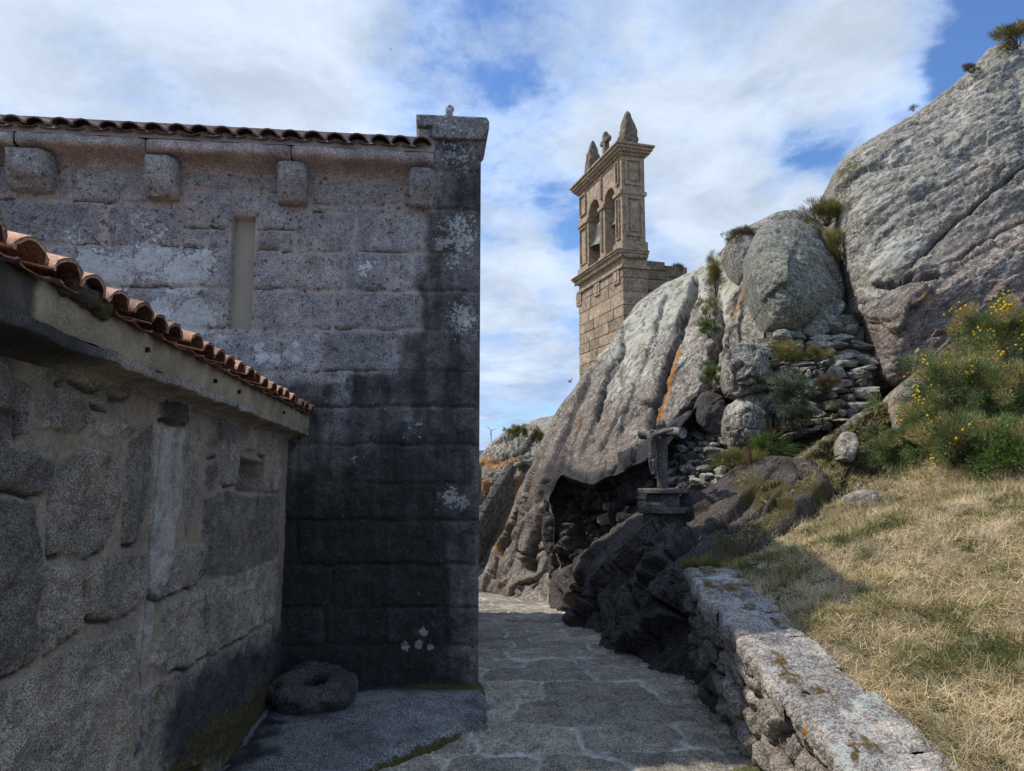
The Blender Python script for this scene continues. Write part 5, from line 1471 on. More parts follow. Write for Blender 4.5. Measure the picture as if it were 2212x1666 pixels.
M_PATH = stone_mat('path_flags', (0.275, 0.240, 0.190), (0.375, 0.322, 0.25), mottle=0.45, grain=95, contrast=0.5, mortar=(0.62, 0.59, 0.53), stain_and_shade=(0.06, 0.06, 0.05), base_lichen=0.0, moss=(0.09, 0.095, 0.03), bump=0.3, midbump=0.6,
                   lichen=(0.42, 0.42, 0.40))
U, V = panel_grid(-1.7, 1.75, 2.3, 15.0, 0.0125)
rs = np.random.RandomState(14)
cen = []; v = 2.0
while v < 15.4:
    dv = rs.uniform(0.30, 0.52); u = -3.0 + rs.uniform(-0.3, 0)
    while u < 2.6:
        du = rs.uniform(0.4, 1.05)
        cen.append((u + du / 2, v + dv / 2 + rs.uniform(-0.05, 0.05))); u += du
    v += dv
sd, sid = stones_from_cells(U, V, np.array(cen), 1.7, 0.07, 2.4, 3)
nz = fbm(np.stack([U * 2.2, V * 2.2, 0 * U], -1), 4)
h, mort, tn, kk = relief(U, V, sd, sid, 0.018, 0.012, 0.019, 15, rough=0.010, jitter=0.013, tone_amp=0.26, soft=0.75)
vis = sstep(fbm(np.stack([U * 1.3, V * 1.3, 0 * U + 7], -1), 3), -0.5, 0.05) * 1.0 * sstep(V, 3.7, 4.5) + 0.2
mort = mort * np.clip(vis, 0, 1)
Z = path_z(V) + h + 0.014 * nz + (1 - sstep(V, 3.7, 4.5)) * 0.035 * ridged(np.stack([U * 1.6, V * 4.2, 0 * U], -1), 4) + 0.03 * sstep(-U, 0.3, 1.2) * sstep(4.4 - V, 0, 0.8)
near = (1 - sstep(V, 3.6, 4.6))
moss = np.clip(0.6 * near * sstep(nz, -0.25, 0.4) + 0.45 * sstep(U, 1.0, 1.4) * (V < 6), 0, 1)
stain_and_shade = 0.35 * near + 0.25 * sstep(fbm(np.stack([U * 3.1, V * 3.1, 0 * U], -1), 4), 0.0, 0.5)
o = mesh_obj('path', np.stack([U, V, Z], -1).reshape(-1, 3), grid_faces(*U.shape), M_PATH, None, {'mortar': mort, 'tone': tn, 'moss': moss, 'stain_and_shade': stain_and_shade}, loc=(0, 4, -0.1))
tag(o, kind='structure')

# granite apron in the corner of the two walls
M_APRON = stone_mat('apron_cement', (0.215, 0.213, 0.21), (0.28, 0.276, 0.27), grain=110, contrast=0.7, mottle=0.35, stain_and_shade=(0.03, 0.031, 0.034), base_lichen=-0.03, moss=(0.085, 0.08, 0.028), bump=0.7, midbump=0.5, lichen=(0.5, 0.52, 0.54))
ap = np.array([(-0.20, 5.62), (-0.165, 5.1), (-0.15, 4.78), (-0.20, 4.68), (-0.34, 4.60), (-0.50, 4.36), (-0.72, 4.08), (-0.95, 3.72), (-1.1, 3.2), (-1.2, 2.2), (-2.2, 2.2), (-2.2, 5.62)])
U, V = panel_grid(-2.1, -0.08, 2.2, 5.6, 0.013)
q = np.stack([U, V, 0 * U], -1)
sd = poly_sd(ap, U + 0.02 * fbm(q * 6, 3), V + 0.02 * fbm(q * 6, 3, off=5))
tt = np.clip(sd / 0.10, 0, 1)
Z = -0.105 + (0.10 + 0.012 * fbm(q * 1.8, 3)) * np.sqrt(1 - (1 - tt) ** 2) + 0.004 * fbm(q * 14, 3) + 0.02 * sstep(V, 4.4, 5.4) - 0.012 * sstep(U, -0.6, -0.2) + np.where(sd < 0, -0.08, 0)
chip = np.exp(-((U + 0.24) / 0.07) ** 2 - ((V - 4.72) / 0.09) ** 2)
Z -= 0.05 * chip
Z = np.minimum(Z, 0.1)
wall_u = 5.36 - V
xw = -1.675 + 0.085 * wall_u
dw = U - xw
stain_and_shade = np.maximum(0.85 * np.exp(-np.clip(dw - 0.05, 0, 9) / 0.16) , 0.85 * np.exp(-np.clip(5.42 + 0.118 * (U + 0.2) - V, 0, 9) / 0.11))  # darker along the foot of both walls
stain_and_shade = np.maximum(stain_and_shade, 0.7 * np.exp(-(((U + 1.34) / 0.30) ** 2 + ((V - 5.0) / 0.30) ** 2) ** 2) ) + 0.45 * sstep(fbm(q * 2.6, 4), 0.05, 0.5)  # darker around the ring stone, and in random patches
moss = 0.8 * np.exp(-(np.clip(sd, 0, None) / 0.05) ** 2) * (V < 4.9) + 0.7 * np.exp(-np.clip(5.40 + 0.118 * (U + 0.2) - V, 0, 9) / 0.08) * sstep(U, -1.0, -0.6)
lich = 1.3 * np.exp(-((dw - 0.012 - 0.02 * fbm(q * 6, 3)) / 0.02) ** 2) * sstep(fbm(q * 2.4, 3), -0.3, 0.1) * (V > 3.9)
o = mesh_obj('apron', np.stack([U, V, Z], -1).reshape(-1, 3), grid_faces(*U.shape), M_APRON, None, {'stain_and_shade': stain_and_shade, 'moss': moss, 'lich': lich}, loc=(-1, 4, 0))
tag(o, kind='structure')

# ring shaped stone on the apron
def millstone():
    n, m = 72, 30
    a = np.linspace(0, 2 * np.pi, n, endpoint=False)
    prof = np.array([(0.13, 0.02), (0.118, 0.10), (0.112, 0.18), (0.118, 0.222), (0.135, 0.238), (0.19, 0.25), (0.245, 0.25), (0.30, 0.243), (0.345, 0.215), (0.362, 0.15), (0.36, 0.09), (0.345, 0.04), (0.33, -0.03)])
    tq = np.linspace(0, 1, len(prof)); tt_ = np.linspace(0, 1, m)
    pr = np.stack([np.interp(tt_, tq, prof[:, 0]), np.interp(tt_, tq, prof[:, 1])], 1)
    for _ in range(2):
        pr[1:-1] = 0.5 * pr[1:-1] + 0.25 * (pr[:-2] + pr[2:])
    A, K = np.meshgrid(a, np.arange(m), indexing='ij')
    R, Zz = pr[K, 0], pr[K, 1]
    q_ = np.stack([np.cos(A) * R * 4, np.sin(A) * R * 4, Zz * 4], -1)
    nz_ = fbm(q_, 4, off=3.3)
    out_ = sstep(R, 0.16, 0.3)
    fq = facets(np.stack([np.cos(A) * 1.5, np.sin(A) * 1.5, Zz * 5.0], -1), 4)
    R = R * (1 + out_ * 0.16 * fq)
    R = R * (1 + out_ * (0.10 * np.cos(3 * A + 0.6) * 0.6 + 0.05 * np.cos(5 * A + 2) + 0.05 * np.cos(2 * A)) + 0.07 * nz_)
    Zz = Zz + 0.018 * nz_ + 0.02 * np.cos(A - 1.9) * sstep(Zz, 0.1, 0.2) + 0.006 * fbm(q_ * 5, 3)
    Vv = np.stack([np.cos(A) * R * 1.0, np.sin(A) * R * 0.98, Zz], -1)
    i = np.arange(n * m).reshape(n, m); j = np.roll(i, -1, 0)
    Ff = np.stack([i[:, :-1], j[:, :-1], j[:, 1:], i[:, 1:]], -1).reshape(-1, 4)
    return Vv.reshape(-1, 3), Ff, nz_.ravel()
mc = np.array([-1.345, 5.06, 0.015])
v_, f_, nn = millstone()
M_MILL = stone_mat('mill_granite', (0.06, 0.058, 0.057), (0.10, 0.095, 0.09), grain=150, contrast=0.4, mottle=0.4, stain_and_shade=(0.022, 0.022, 0.024), lichen=(0.25, 0.25, 0.24), base_lichen=0.0, bump=0.6, midbump=0.6)
o = mesh_obj('ring_stone', (v_ * np.array([0.74, 0.70, 0.72])) @ np.array([[1, 0, 0], [0, 0.985, 0.17], [0, -0.17, 0.985]]) + mc, f_, M_MILL, None, {'stain_and_shade': 0.15 + 0.3 * (nn > 0.1), 'lich': 0.25 + 0 * nn}, loc=mc)
tag(o, 'dark rounded stone ring with a hole in its top lying in the wall corner', 'stone ring')

# ------------------------------------------------------------------ retaining wall
M_RWALL = stone_mat('retaining_granite', (0.30, 0.262, 0.222), (0.42, 0.37, 0.315), grain=75, contrast=0.5, mottle=0.4, mortar=(0.035, 0.03, 0.026), stain_and_shade=(0.03, 0.029, 0.028), base_lichen=0.045, lichen=(0.42, 0.42, 0.38), moss=(0.085, 0.08, 0.028),
                    orange=(0.5, 0.22, 0.03), bump=0.6, midbump=0.9)
M_COPE = stone_mat('coping_granite', (0.265, 0.238, 0.212), (0.365, 0.325, 0.29), grain=75, contrast=0.45, stain_and_shade=(0.09, 0.085, 0.08), base_lichen=0.09, lich_scale=14, lichen=(0.52, 0.53, 0.49), mottle=0.5, moss=(0.13, 0.085, 0.03), orange=(0.55, 0.25, 0.02), bump=0.6, midbump=0.9,
                   warm=(0.48, 0.40, 0.33))
RW_X = 1.375
rw_y0, rw_y1 = 2.0, 5.83
def rw_top(Y): return 0.44 + 0.135 * (np.asarray(Y) - 3.2)
def rw_x(Y): return RW_X - 0.03 * np.sin((np.asarray(Y) - 3) * 1.4)
rwall = empty('retaining_wall', (RW_X + 0.2, 3.9, -0.1), 'low rubble retaining wall with pale lichened coping slabs holding back the grass slope', 'wall')
U, V = panel_grid(rw_y0, rw_y1, -0.3, 0.86, 0.0095)
rs = np.random.RandomState(25)
cen = []; v = -0.35
while v < 0.95:
    dv = rs.uniform(0.09, 0.2); u = rw_y0 - 0.2
    while u < rw_y1 + 0.2:
        du = rs.uniform(0.13, 0.40)
        cen.append((u + du / 2 + rs.uniform(-0.03, 0.03), v + dv / 2 + rs.uniform(-0.045, 0.045))); u += du
    v += dv
sd, sid = stones_from_cells(U, V - 0.10 * (U - 3.2), np.array(cen), 1.5, 0.06, 3.4, 8)
h, mort, tn, kk = relief(U, V, sd, sid, 0.075, 0.028, 0.018, 26, rough=0.016, jitter=0.035, tone_amp=0.28)
top = rw_top(U) - 0.10
Vc = np.minimum(V, top)
stain_and_shade = 0.45 * sstep(U, 4.75, 5.15) + 0.25 * (1 - sstep(V, -0.1, 0.1))  # far end darkened to paint the church's shadow; foot darker too
rsx = np.random.RandomState(3).uniform(0, 0.35, kk.max() + 2)[kk]
stain_and_shade = np.clip(stain_and_shade + rsx * (sd > 0), 0, 1)
ora = 0.8 * np.exp(-(((U - 3.45) / 0.03) ** 2 + ((V - 0.36) / 0.05) ** 2)) + 0.35 * sstep(fbm(np.stack([U * 4, V * 4, 0 * U], -1), 3), 0.25, 0.5)
moss = 0.5 * (1 - sstep(V, -0.12, 0.12)) + 0.3 * sstep(fbm(np.stack([U * 3, V * 3, 0 * U + 4], -1), 3), 0.1, 0.5)
Xw = rw_x(U) + 0.07 - h - 0.0 * V
mesh_obj('stone_face', np.stack([Xw, U, Vc], -1).reshape(-1, 3), grid_faces(*U.shape), M_RWALL, rwall, {'mortar': mort, 'tone': tn, 'stain_and_shade': stain_and_shade, 'moss': moss, 'orange': ora})
# far end face
mb = MB(); mb.box(IDT, (RW_X + 0.075, rw_y0, -0.4), (RW_X + 0.40, rw_y1 - 0.02, 0.30)); mb.build('wall_core', M_RWALL, rwall)
# coping slabs
cuts = [2.0, 2.62, 3.12, 3.66, 3.98, 4.42, 4.86, 5.3, 5.62, 5.86]
VV, FF, n0 = [], [], 0
AT = {'tone': [], 'stain_and_shade': [], 'moss': [], 'lich': [], 'orange': []}
rs = np.random.RandomState(9)
for a_, b_ in zip(cuts[:-1], cuts[1:]):
    nu = int((b_ - a_) / 0.011) + 3; nv = 64
    uu = np.linspace(a_ - 0.003, b_ + 0.003, nu); s = np.linspace(0, 1, nv)
    w = rs.uniform(0.39, 0.44); t = rs.uniform(0.10, 0.13)
    fx = rs.uniform(-0.018, 0.008); dz = rs.uniform(-0.004, 0.005); tl = rs.uniform(-0.006, 0.006)
    # profile around: front bottom, front, top, back
    prof = np.array([(0.06, -t), (0.0, -t), (-0.012, -t * 0.5), (0.0, -0.012), (0.02, 0.0), (w * 0.3, 0.0), (w * 0.65, 0.0), (w, -0.004), (w + 0.01, -t)])
    L_ = np.concatenate([[0], np.cumsum(np.linalg.norm(np.diff(prof, axis=0), axis=1))]); L_ /= L_[-1]
    px_, pz_ = np.interp(s, L_, prof[:, 0]), np.interp(s, L_, prof[:, 1])
    UU = np.repeat(uu[:, None], nv, 1)
    Xc = rw_x(UU) + fx - 0.01 + px_[None] * (1 + 0.55 * np.clip(3.2 - UU, 0, 1)); Zc = rw_top(UU) + dz + pz_[None] + tl * (px_[None] - 0.2) * 3
    q = np.stack([UU, Xc, Zc], -1)
    e = np.minimum(UU - a_, b_ - UU)
    rd = np.exp(-np.clip(e, 0, None) / 0.010)
    nn = fbm(q * 5, 4, off=a_)
    Zc = Zc + 0.020 * nn + 0.010 * fbm(q * 15, 4) - 0.012 * rd
    Xc = Xc + (0.022 * nn + 0.010 * fbm(q * 16, 3, off=3)) * (px_[None] < 0.1) + 0.02 * rd * (px_[None] < 0.02)
    VV.append(np.stack([Xc, UU, Zc], -1).reshape(-1, 3)); FF.append(grid_faces(nu, nv) + n0); n0 += nu * nv
    AT['tone'].append(np.full(nu * nv, rs.uniform(-0.1, 0.12)))
    AT['stain_and_shade'].append((0.4 * rd + 0.30 * sstep(fbm(q * 4, 4, off=8), 0.05, 0.5)).ravel())
    AT['moss'].append((0.55 * sstep(fbm(q * np.array([2.2, 5, 2]), 4, off=2), 0.12, 0.4) * (px_[None] > 0.05)).ravel())
    AT['lich'].append((0.12 + 0.3 * sstep(fbm(q * 3, 3, off=6), 0, 0.4)).ravel())
    AT['orange'].append((0.9 * np.exp(-(((UU - 3.42) / 0.035) ** 2 + ((Zc - 0.40) / 0.04) ** 2)) * (px_[None] < 0.03)).ravel())
mesh_obj('coping', np.concatenate(VV), np.concatenate(FF), M_COPE, rwall, {k: np.concatenate(v) for k, v in AT.items()})

# ------------------------------------------------------------------ grass slope (real terrain, reaches under the bushes and rocks)
gp = []
for Y in (1.0, 2.5, 3.8, 5.0, 5.8):
    gp.append((1.80, Y, float(rw_top(Y)) - 0.015)); gp.append((2.6, Y, float(rw_top(Y)) + 0.20)); gp.append((4.4, Y, float(rw_top(Y)) + 0.66))
gp += [(7.5, 1.5, 1.7), (7.5, 4.5, 2.0)]
for x, y, d in [(1560, 1222, 6.6), (1640, 1192, 6.95), (1700, 1125, 7.5), (1790, 1085, 7.6), (1900, 1075, 7.3), (2000, 1060, 7.1), (2212, 1050, 6.7), (1700, 1010, 9.0), (1800, 960, 9.3), (1920, 905, 9.7), (2050, 940, 8.4), (2212, 900, 7.9), (2212, 790, 9.2), (2100, 820, 9.4), (1660, 1050, 8.7), (2400, 800, 9.0)]:
    q = P(float(x), float(y), float(d)); gp.append((q[0], q[1], q[2] - 0.02))
gp += [(3.2, 12.4, 2.2), (4.5, 12.4, 2.8), (6.5, 12.4, 3.4), (10.0, 12.4, 3.8), (10.0, 8.0, 3.0)]
gp = np.array(gp)
TERR = RBF(gp[:, :2], gp[:, 2], 3e-4)
def terr(X, Y):
    q_ = np.stack([X, Y, 0 * X], -1)
    z = TERR(X, Y) + 0.035 * fbm(q_ * 1.4, 4) + 0.012 * fbm(q_ * 6, 3)
    # the soil stays below the bare rocks
    yy = np.maximum(np.asarray(Y, float), 0.5)
    c, s = math.cos(PITCH), math.sin(PITCH)
    dz = z - CAMZ
    den = yy * c + dz * s
    px = VW / 2 + FPX * X / den; py = VH / 2 - FPX * (-yy * s + dz * c) / den
    low = np.zeros(np.shape(px))
    for pg in TERR_ROCKS:
        low = np.maximum(low, sstep(poly_sd(pg, px, py), -16, 10))
    return z - 0.45 * low
TERR_ROCKS = [np.array(p, float) for p in ([(1470, 1225), (1530, 1200), (1595, 1182), (1645, 1150), (1700, 1106), (1765, 1066), (1700, 900), (1300, 900), (1300, 1500), (1470, 1500)],
    [(1640, 1120), (1760, 1090), (1840, 1055), (1900, 1020), (1940, 960), (1990, 870), (2050, 770), (1900, 700), (1600, 700), (1600, 1120)])]
U, V = panel_grid(1.66, 11.0, 0.6, 12.6, 0.05)
Z = terr(U, V)
Z = np.where(U < 1.78, np.minimum(Z, rw_top(V) - 0.05), Z)
M_SOIL = plain_mat("grass_soil", (0.085, 0.066, 0.04), (0.20, 0.155, 0.09), 9)
o = mesh_obj('grass_slope', np.stack([U, V, Z], -1).reshape(-1, 3), grid_faces(*U.shape), M_SOIL, None, None, loc=(3, 4, 0.8))
tag(o, kind='structure')
# ------------------------------------------------------------------ plants
def ribbons(base, dirs, length, width, bend, rs, seg=2, tint=None):
    """many thin bent blades as one vertex/face array"""
    n = len(base)
    up = np.array([0, 0, 1.0])
    side = np.cross(dirs, rs.normal(size=(n, 3))); side /= np.linalg.norm(side, axis=1, keepdims=True) + 1e-9
    V = np.zeros((n, seg + 1, 2, 3))
    for k in range(seg + 1):
        t = k / seg
        p = base + dirs * (length * t)[:, None] + up * (bend * length * t * t)[:, None]
        w = width * (1 - 0.85 * t)
        V[:, k, 0] = p - side * w[:, None]; V[:, k, 1] = p + side * w[:, None]
    idx = np.arange(n * (seg + 1) * 2).reshape(n, seg + 1, 2)
    F = np.stack([idx[:, :-1, 0], idx[:, 1:, 0], idx[:, 1:, 1], idx[:, :-1, 1]], -1).reshape(-1, 4)
    tt = np.repeat(tint, (seg + 1) * 2) if tint is not None else np.zeros(n * (seg + 1) * 2)
    return V.reshape(-1, 3), F, tt

M_GRASS = leaf_mat('dry_grass', [(0.0, (0.10, 0.125, 0.04)), (0.3, (0.22, 0.21, 0.075)), (0.48, (0.48, 0.41, 0.19)), (0.66, (0.66, 0.48, 0.28)), (0.84, (0.70, 0.59, 0.37)), (1.0, (0.78, 0.71, 0.52))], 0.85, 0.2)
M_GORSE = leaf_mat('gorse_needles', [(0.0, (0.05, 0.075, 0.028)), (0.35, (0.12, 0.175, 0.062)), (0.66, (0.22, 0.27, 0.10)), (0.85, (0.40, 0.31, 0.13)), (1.0, (0.50, 0.37, 0.15))], 0.8, 0.15)
M_FLOWER = leaf_mat('gorse_flower', [(0.0, (0.62, 0.40, 0.02)), (1.0, (0.80, 0.58, 0.05))], 0.6, 0.2)
M_LEAF = leaf_mat('green_leaf', [(0.0, (0.04, 0.075, 0.018)), (0.6, (0.10, 0.165, 0.035)), (1.0, (0.20, 0.25, 0.06))], 0.6, 0.3)
M_HEATH = leaf_mat('brown_heath', [(0.0, (0.07, 0.05, 0.03)), (0.6, (0.17, 0.125, 0.075)), (1.0, (0.24, 0.19, 0.10))], 0.9, 0.1)
M_YGREEN = leaf_mat('yellow_green_scrub', [(0.0, (0.08, 0.09, 0.025)), (0.5, (0.20, 0.18, 0.05)), (1.0, (0.38, 0.30, 0.10))], 0.8, 0.2)
M_GREY = leaf_mat('grey_green_shrub', [(0.0, (0.06, 0.075, 0.045)), (0.6, (0.15, 0.18, 0.12)), (1.0, (0.24, 0.26, 0.17))], 0.8, 0.2)
M_RED = leaf_mat('red_sorrel', [(0.0, (0.14, 0.05, 0.04)), (1.0, (0.27, 0.10, 0.085))], 0.8, 0.1)
M_STEM = plain_mat('woody_stem', (0.07, 0.05, 0.035), (0.12, 0.09, 0.06), 20)

# dry mown grass: nobody could count it
def grass():
    rs = np.random.RandomState(40)
    n = 520000
    # more blades where the slope is close
    Y = 0.9 + (8.4 - 0.9) * rs.rand(n) ** 1.25
    X = 1.72 + rs.rand(n) ** 1.15 * (0.78 * Y + 0.2)
    keep = (X / Y < 0.80) & (X > rw_x(Y) + 0.36) & (X / Y > 0.2)
    X, Y = X[keep], Y[keep]
    nz = fbm(np.stack([X * 1.1, Y * 1.1, 0 * X], -1), 4)
    n2 = fbm(np.stack([X * 5, Y * 5, 0 * X + 3], -1), 3)
    n3 = fbm(np.stack([X * 2.3, Y * 2.3, 0 * X + 9], -1), 4)
    dens = 0.60 + 0.75 * n2 + 0.35 * n3
    edge = sstep(X - rw_x(Y) - 0.42, 0.0, 0.5)
    dens = dens * (0.5 + 0.5 * edge)
    keep = rs.rand(len(X)) < dens * 0.62
    X, Y, nz, n2, n3 = X[keep], Y[keep], nz[keep], n2[keep], n3[keep]
    Z = terr(X, Y)
    m = len(X)
    az = rs.uniform(0, 2 * np.pi, m) + 0.6 * n3
    el = np.abs(rs.normal(0.42, 0.40, m)) + 0.25 * np.clip(n2, 0, 1); el = np.where(rs.rand(m) < 0.14, rs.uniform(0.8, 1.4, m), el)
    d = np.stack([np.cos(az) * np.cos(el), np.sin(az) * np.cos(el), np.sin(el) + 0.22 * np.cos(az)], 1)
    d /= np.linalg.norm(d, axis=1, keepdims=True)
    ln = rs.uniform(0.03, 0.10, m) * (1 + 0.5 * np.clip(n2, -0.6, 0.8))
    green = 0.09 + 0.75 * n3 + 0.6 * nz + rs.normal(0, 0.20, m) + 0.35 * sstep(Y, 4.9, 5.8) * (1 - sstep(X, 2.1, 3.0))
    dry = np.clip(0.74 - 0.85 * np.clip(green - 0.02, 0, 1) + 0.16 * n2 + rs.normal(0, 0.14, m), 0, 1)
    V, F, tt = ribbons(np.stack([X, Y, Z - 0.004 + rs.uniform(0, 0.02, m)], 1), d, ln, rs.uniform(0.0011, 0.0026, m) * (0.6 + 0.13 * Y), rs.uniform(-0.35, 0.1, m), rs, 2, dry)
    # rooted tufts
    nt = 2600
    tY = 1.2 + 6.6 * rs.rand(nt) ** 1.1; tX = 1.85 + rs.rand(nt) * (0.72 * tY)
    ok = (tX > rw_x(tY) + 0.45) & (tX / tY < 0.8)
    tX, tY = tX[ok], tY[ok]
    k = rs.randint(0, len(tX), 62000)
    gr = rs.rand(len(tX)) < 0.45
    tt0 = np.where(gr, rs.uniform(0.0, 0.4, len(tX)), rs.uniform(0.5, 1.0, len(tX)))
    bx = tX[k] + rs.normal(0, 0.018, len(k)); by = tY[k] + rs.normal(0, 0.018, len(k))
    dv = rs.normal(size=(len(k), 3)) * 0.55 + [0, 0, 0.75]; dv /= np.linalg.norm(dv, axis=1, keepdims=True)
    V2, F2, t2 = ribbons(np.stack([bx, by, terr(bx, by) - 0.004], 1), dv, rs.uniform(0.025, 0.085, len(k)), rs.uniform(0.001, 0.0024, len(k)) * (0.6 + 0.13 * by), rs.uniform(-0.6, 0.0, len(k)), rs, 2, np.clip(tt0[k] + rs.normal(0, 0.1, len(k)), 0, 1))
    F = np.concatenate([F, F2 + len(V)]); V = np.concatenate([V, V2]); tt = np.concatenate([tt, t2])
    o = mesh_obj('dry_grass', V, F, M_GRASS, None, {'tint': tt}, False, loc=(3, 4, 0.8))
    tag(o, 'dry straw-coloured mown grass with green patches covering the slope', 'grass', kind='stuff')
grass()

def clumps(center, radii, n_clump, n_blade, ln, wd, rs, shell=0.35, droop=0.0, spread=1.0, top_tint=0.25, cl_r=0.22, upb=0.25):
    c = np.array(center, float); r = np.array(radii, float)
    v = rs.normal(size=(n_clump, 3)); v /= np.linalg.norm(v, axis=1, keepdims=True)
    v[:, 2] = np.where(v[:, 2] < -0.45, -v[:, 2], v[:, 2])
    rad = shell + (1.02 - shell) * rs.rand(n_clump) ** 0.6
    cc = c + v * rad[:, None] * r * (1 + 0.28 * rs.normal(size=(n_clump, 1)))
    k = rs.randint(0, n_clump, n_blade)
    dv = rs.normal(size=(n_blade, 3)); dv /= np.linalg.norm(dv, axis=1, keepdims=True)
    base = cc[k] + dv * (rs.rand(n_blade) ** 0.5)[:, None] * cl_r * r.mean()
    d = 0.8 * dv * spread + 0.7 * v[k] + np.array([0, 0, upb]) + 0.4 * rs.normal(size=(n_blade, 3))
    d /= np.linalg.norm(d, axis=1, keepdims=True)
    tint = np.clip(0.42 + 0.22 * rs.normal(size=n_clump)[k] + 0.14 * rs.normal(size=n_blade) + top_tint * v[k][:, 2], 0, 1)
    V, F, tt = ribbons(base, d, rs.uniform(0.6, 1.3, n_blade) * ln, rs.uniform(0.7, 1.3, n_blade) * wd, np.full(n_blade, -droop), rs, 1, tint)
    return V, F, tt, cc

def bush(name, pos, radii, mat, label, cat, n_clump=60, n_blade=6000, ln=0.05, wd=0.003, seed=1, flowers=0, group=None, **kw):
    rs = np.random.RandomState(seed)
    pos = np.array(pos, float)
    root = empty(name, pos - np.array([0, 0, radii[2]]), label, cat, group)
    V, F, tt, cc = clumps(pos, radii, n_clump, n_blade, ln, wd, rs, **kw)
    mesh_obj('foliage', V, F, mat, root, {'tint': tt}, False)
    mb = MB()
    for k in range(min(14, n_clump)):
        q = cc[k]
        b0 = pos - np.array([0, 0, radii[2] * 0.9]) + np.array([rs.uniform(-.2, .2) * radii[0], rs.uniform(-.2, .2) * radii[1], 0])
        mb.tube([b0, (b0 + q) / 2 + rs.normal(size=3) * 0.03 * radii[0], q], [max(0.004, radii[0] * 0.03), max(0.003, radii[0] * 0.02), 0.0015], 5)
    mb.build('stems', M_STEM, root, True)
    if flowers:
        up = np.where((cc[:, 2] > pos[2] - 0.35 * radii[2]) & (cc[:, 1] < pos[1] + 0.35 * radii[1]))[0]
        mbv, mbf, tn, n0 = [], [], [], 0
        pick = rs.choice(up, flowers)
        Vi, Fi = ICO[1]; Fi = np.array(Fi)
        for k in pick:
            for _ in range(rs.randint(2, 6)):
                q = cc[k] + rs.normal(size=3) * 0.035 + (cc[k] - pos) * 0.22
                s = rs.uniform(0.009, 0.017)
                mbv.append(q + Vi * s * np.array([1, 1, 1.25])); mbf.append(Fi + n0); n0 += len(Vi); tn += [rs.rand()] * len(Vi)
        o = mesh_obj('flowers', np.concatenate(mbv), np.concatenate(mbf), M_FLOWER, root, {'tint': tn}, True)
        o['kind'] = 'stuff'
    return root

def pxr(x, y, d, rx, ry, depth=0.8):
    """centre and radii from a size in the photograph"""
    k = d / FPX
    return P(float(x), float(y), float(d)), (rx * k, rx * k * depth, ry * k)

G = 'gorse bushes on the slope'
for i, (x, y, d, rx, ry, fl, nb, lab) in enumerate([
        (2172, 740, 8.9, 88, 92, 60, 17000, 'topmost gorse bush with dense yellow flowers at the right, against the giant boulder'),
        (2070, 840, 8.5, 98, 72, 40, 17000, 'flowering gorse bush at the foot of the dark pointed rock'),
        (2185, 880, 8.2, 95, 88, 18, 17000, 'dark green gorse bush low on flowers under the topmost one'),
        (2010, 930, 8.3, 82, 64, 22, 14000, 'leftmost larger gorse bush with browned tips beside the mossy slab'),
        (2105, 980, 7.7, 115, 76, 12, 21000, 'broad gorse bush with brown tips nearest the dry grass'),
        (1938, 985, 8.3, 56, 44, 0, 8000, 'small dark green gorse clump at the right end of the mossy slab')]):
    c_, r_ = pxr(x, y, d, rx, ry)
    bush('gorse_bush', c_, r_, M_GORSE, lab, 'bush', 110, int(nb * 1.7), 0.046, 0.0032, 50 + i, fl, G)
c_, r_ = pxr(2190, 1000, 7.1, 90, 62)
bush('bramble', c_, r_, M_LEAF, 'green bramble with broad leaves at the right edge below the gorse', 'bush', 60, 3200, 0.035, 0.010, 71)
def tall_grass():
    rs = np.random.RandomState(72)
    n = 9000
    px = rs.uniform(1760, 2260, n); d = 7.0 + 0.5 * rs.normal(size=n) + (1760 - px) * -0.0003
    r = ray(px, np.full(n, 1060.0)); X = r[:, 0] / r[:, 1] * d; Y = d
    keep = rs.rand(n) < 0.35 + 0.9 * fbm(np.stack([X * 2, Y * 2, 0 * X], -1), 3)
    X, Y = X[keep], Y[keep]
    base = np.stack([X, Y, terr(X, Y) - 0.01], 1); m = len(X)
    dv = rs.normal(size=(m, 3)) * 0.32 + [0, 0, 0.9]; dv /= np.linalg.norm(dv, axis=1, keepdims=True)
    V, F, tt = ribbons(base, dv, rs.uniform(0.06, 0.24, m), rs.uniform(0.0016, 0.003, m), rs.uniform(-0.5, -0.1, m), rs, 3, np.clip(rs.normal(0.45, 0.22, m), 0, 1))
    o = mesh_obj('tall_grass', V, F, M_GRASS, None, {'tint': tt}, False, loc=base.mean(0))
    tag(o, 'longer half-green grass along the foot of the gorse', 'grass', kind='stuff')
tall_grass()

def small(name, x, y, d, rx, ry, mat, label, cat, nb, ln, wd, seed, **kw):
    c_, r_ = pxr(x, y, d, rx, ry)
    return bush(name, c_, r_, mat, label, cat, max(8, nb // 60), nb, ln, wd, seed, **kw)
small('brown_heather', 1604, 512, 13.3, 36, 17, M_HEATH, 'brown heather cushion on the skyline left of the flat cap slab', 'shrub', 5000, 0.05, 0.003, 81)
small('scrub', 1545, 600, 13.2, 18, 50, M_YGREEN, 'yellowish scrub growing down the upper crack of the sloping outcrop', 'shrub', 3500, 0.06, 0.003, 82)
small('scrub', 1782, 466, 12.9, 44, 27, M_YGREEN, 'yellow-green scrub in the notch between the cap slab and the giant boulder', 'shrub', 6500, 0.08, 0.003, 83, upb=0.8)
small('scrub', 1806, 540, 12.4, 16, 50, M_YGREEN, 'narrow tongue of grass hanging in the gap right of the egg-shaped boulder', 'shrub', 2200, 0.08, 0.003, 84)
small('green_tuft', 1533, 712, 12.2, 30, 22, M_LEAF, 'bright green tuft in the middle of the sloping outcrop', 'plant', 2200, 0.05, 0.004, 85, upb=0.6)
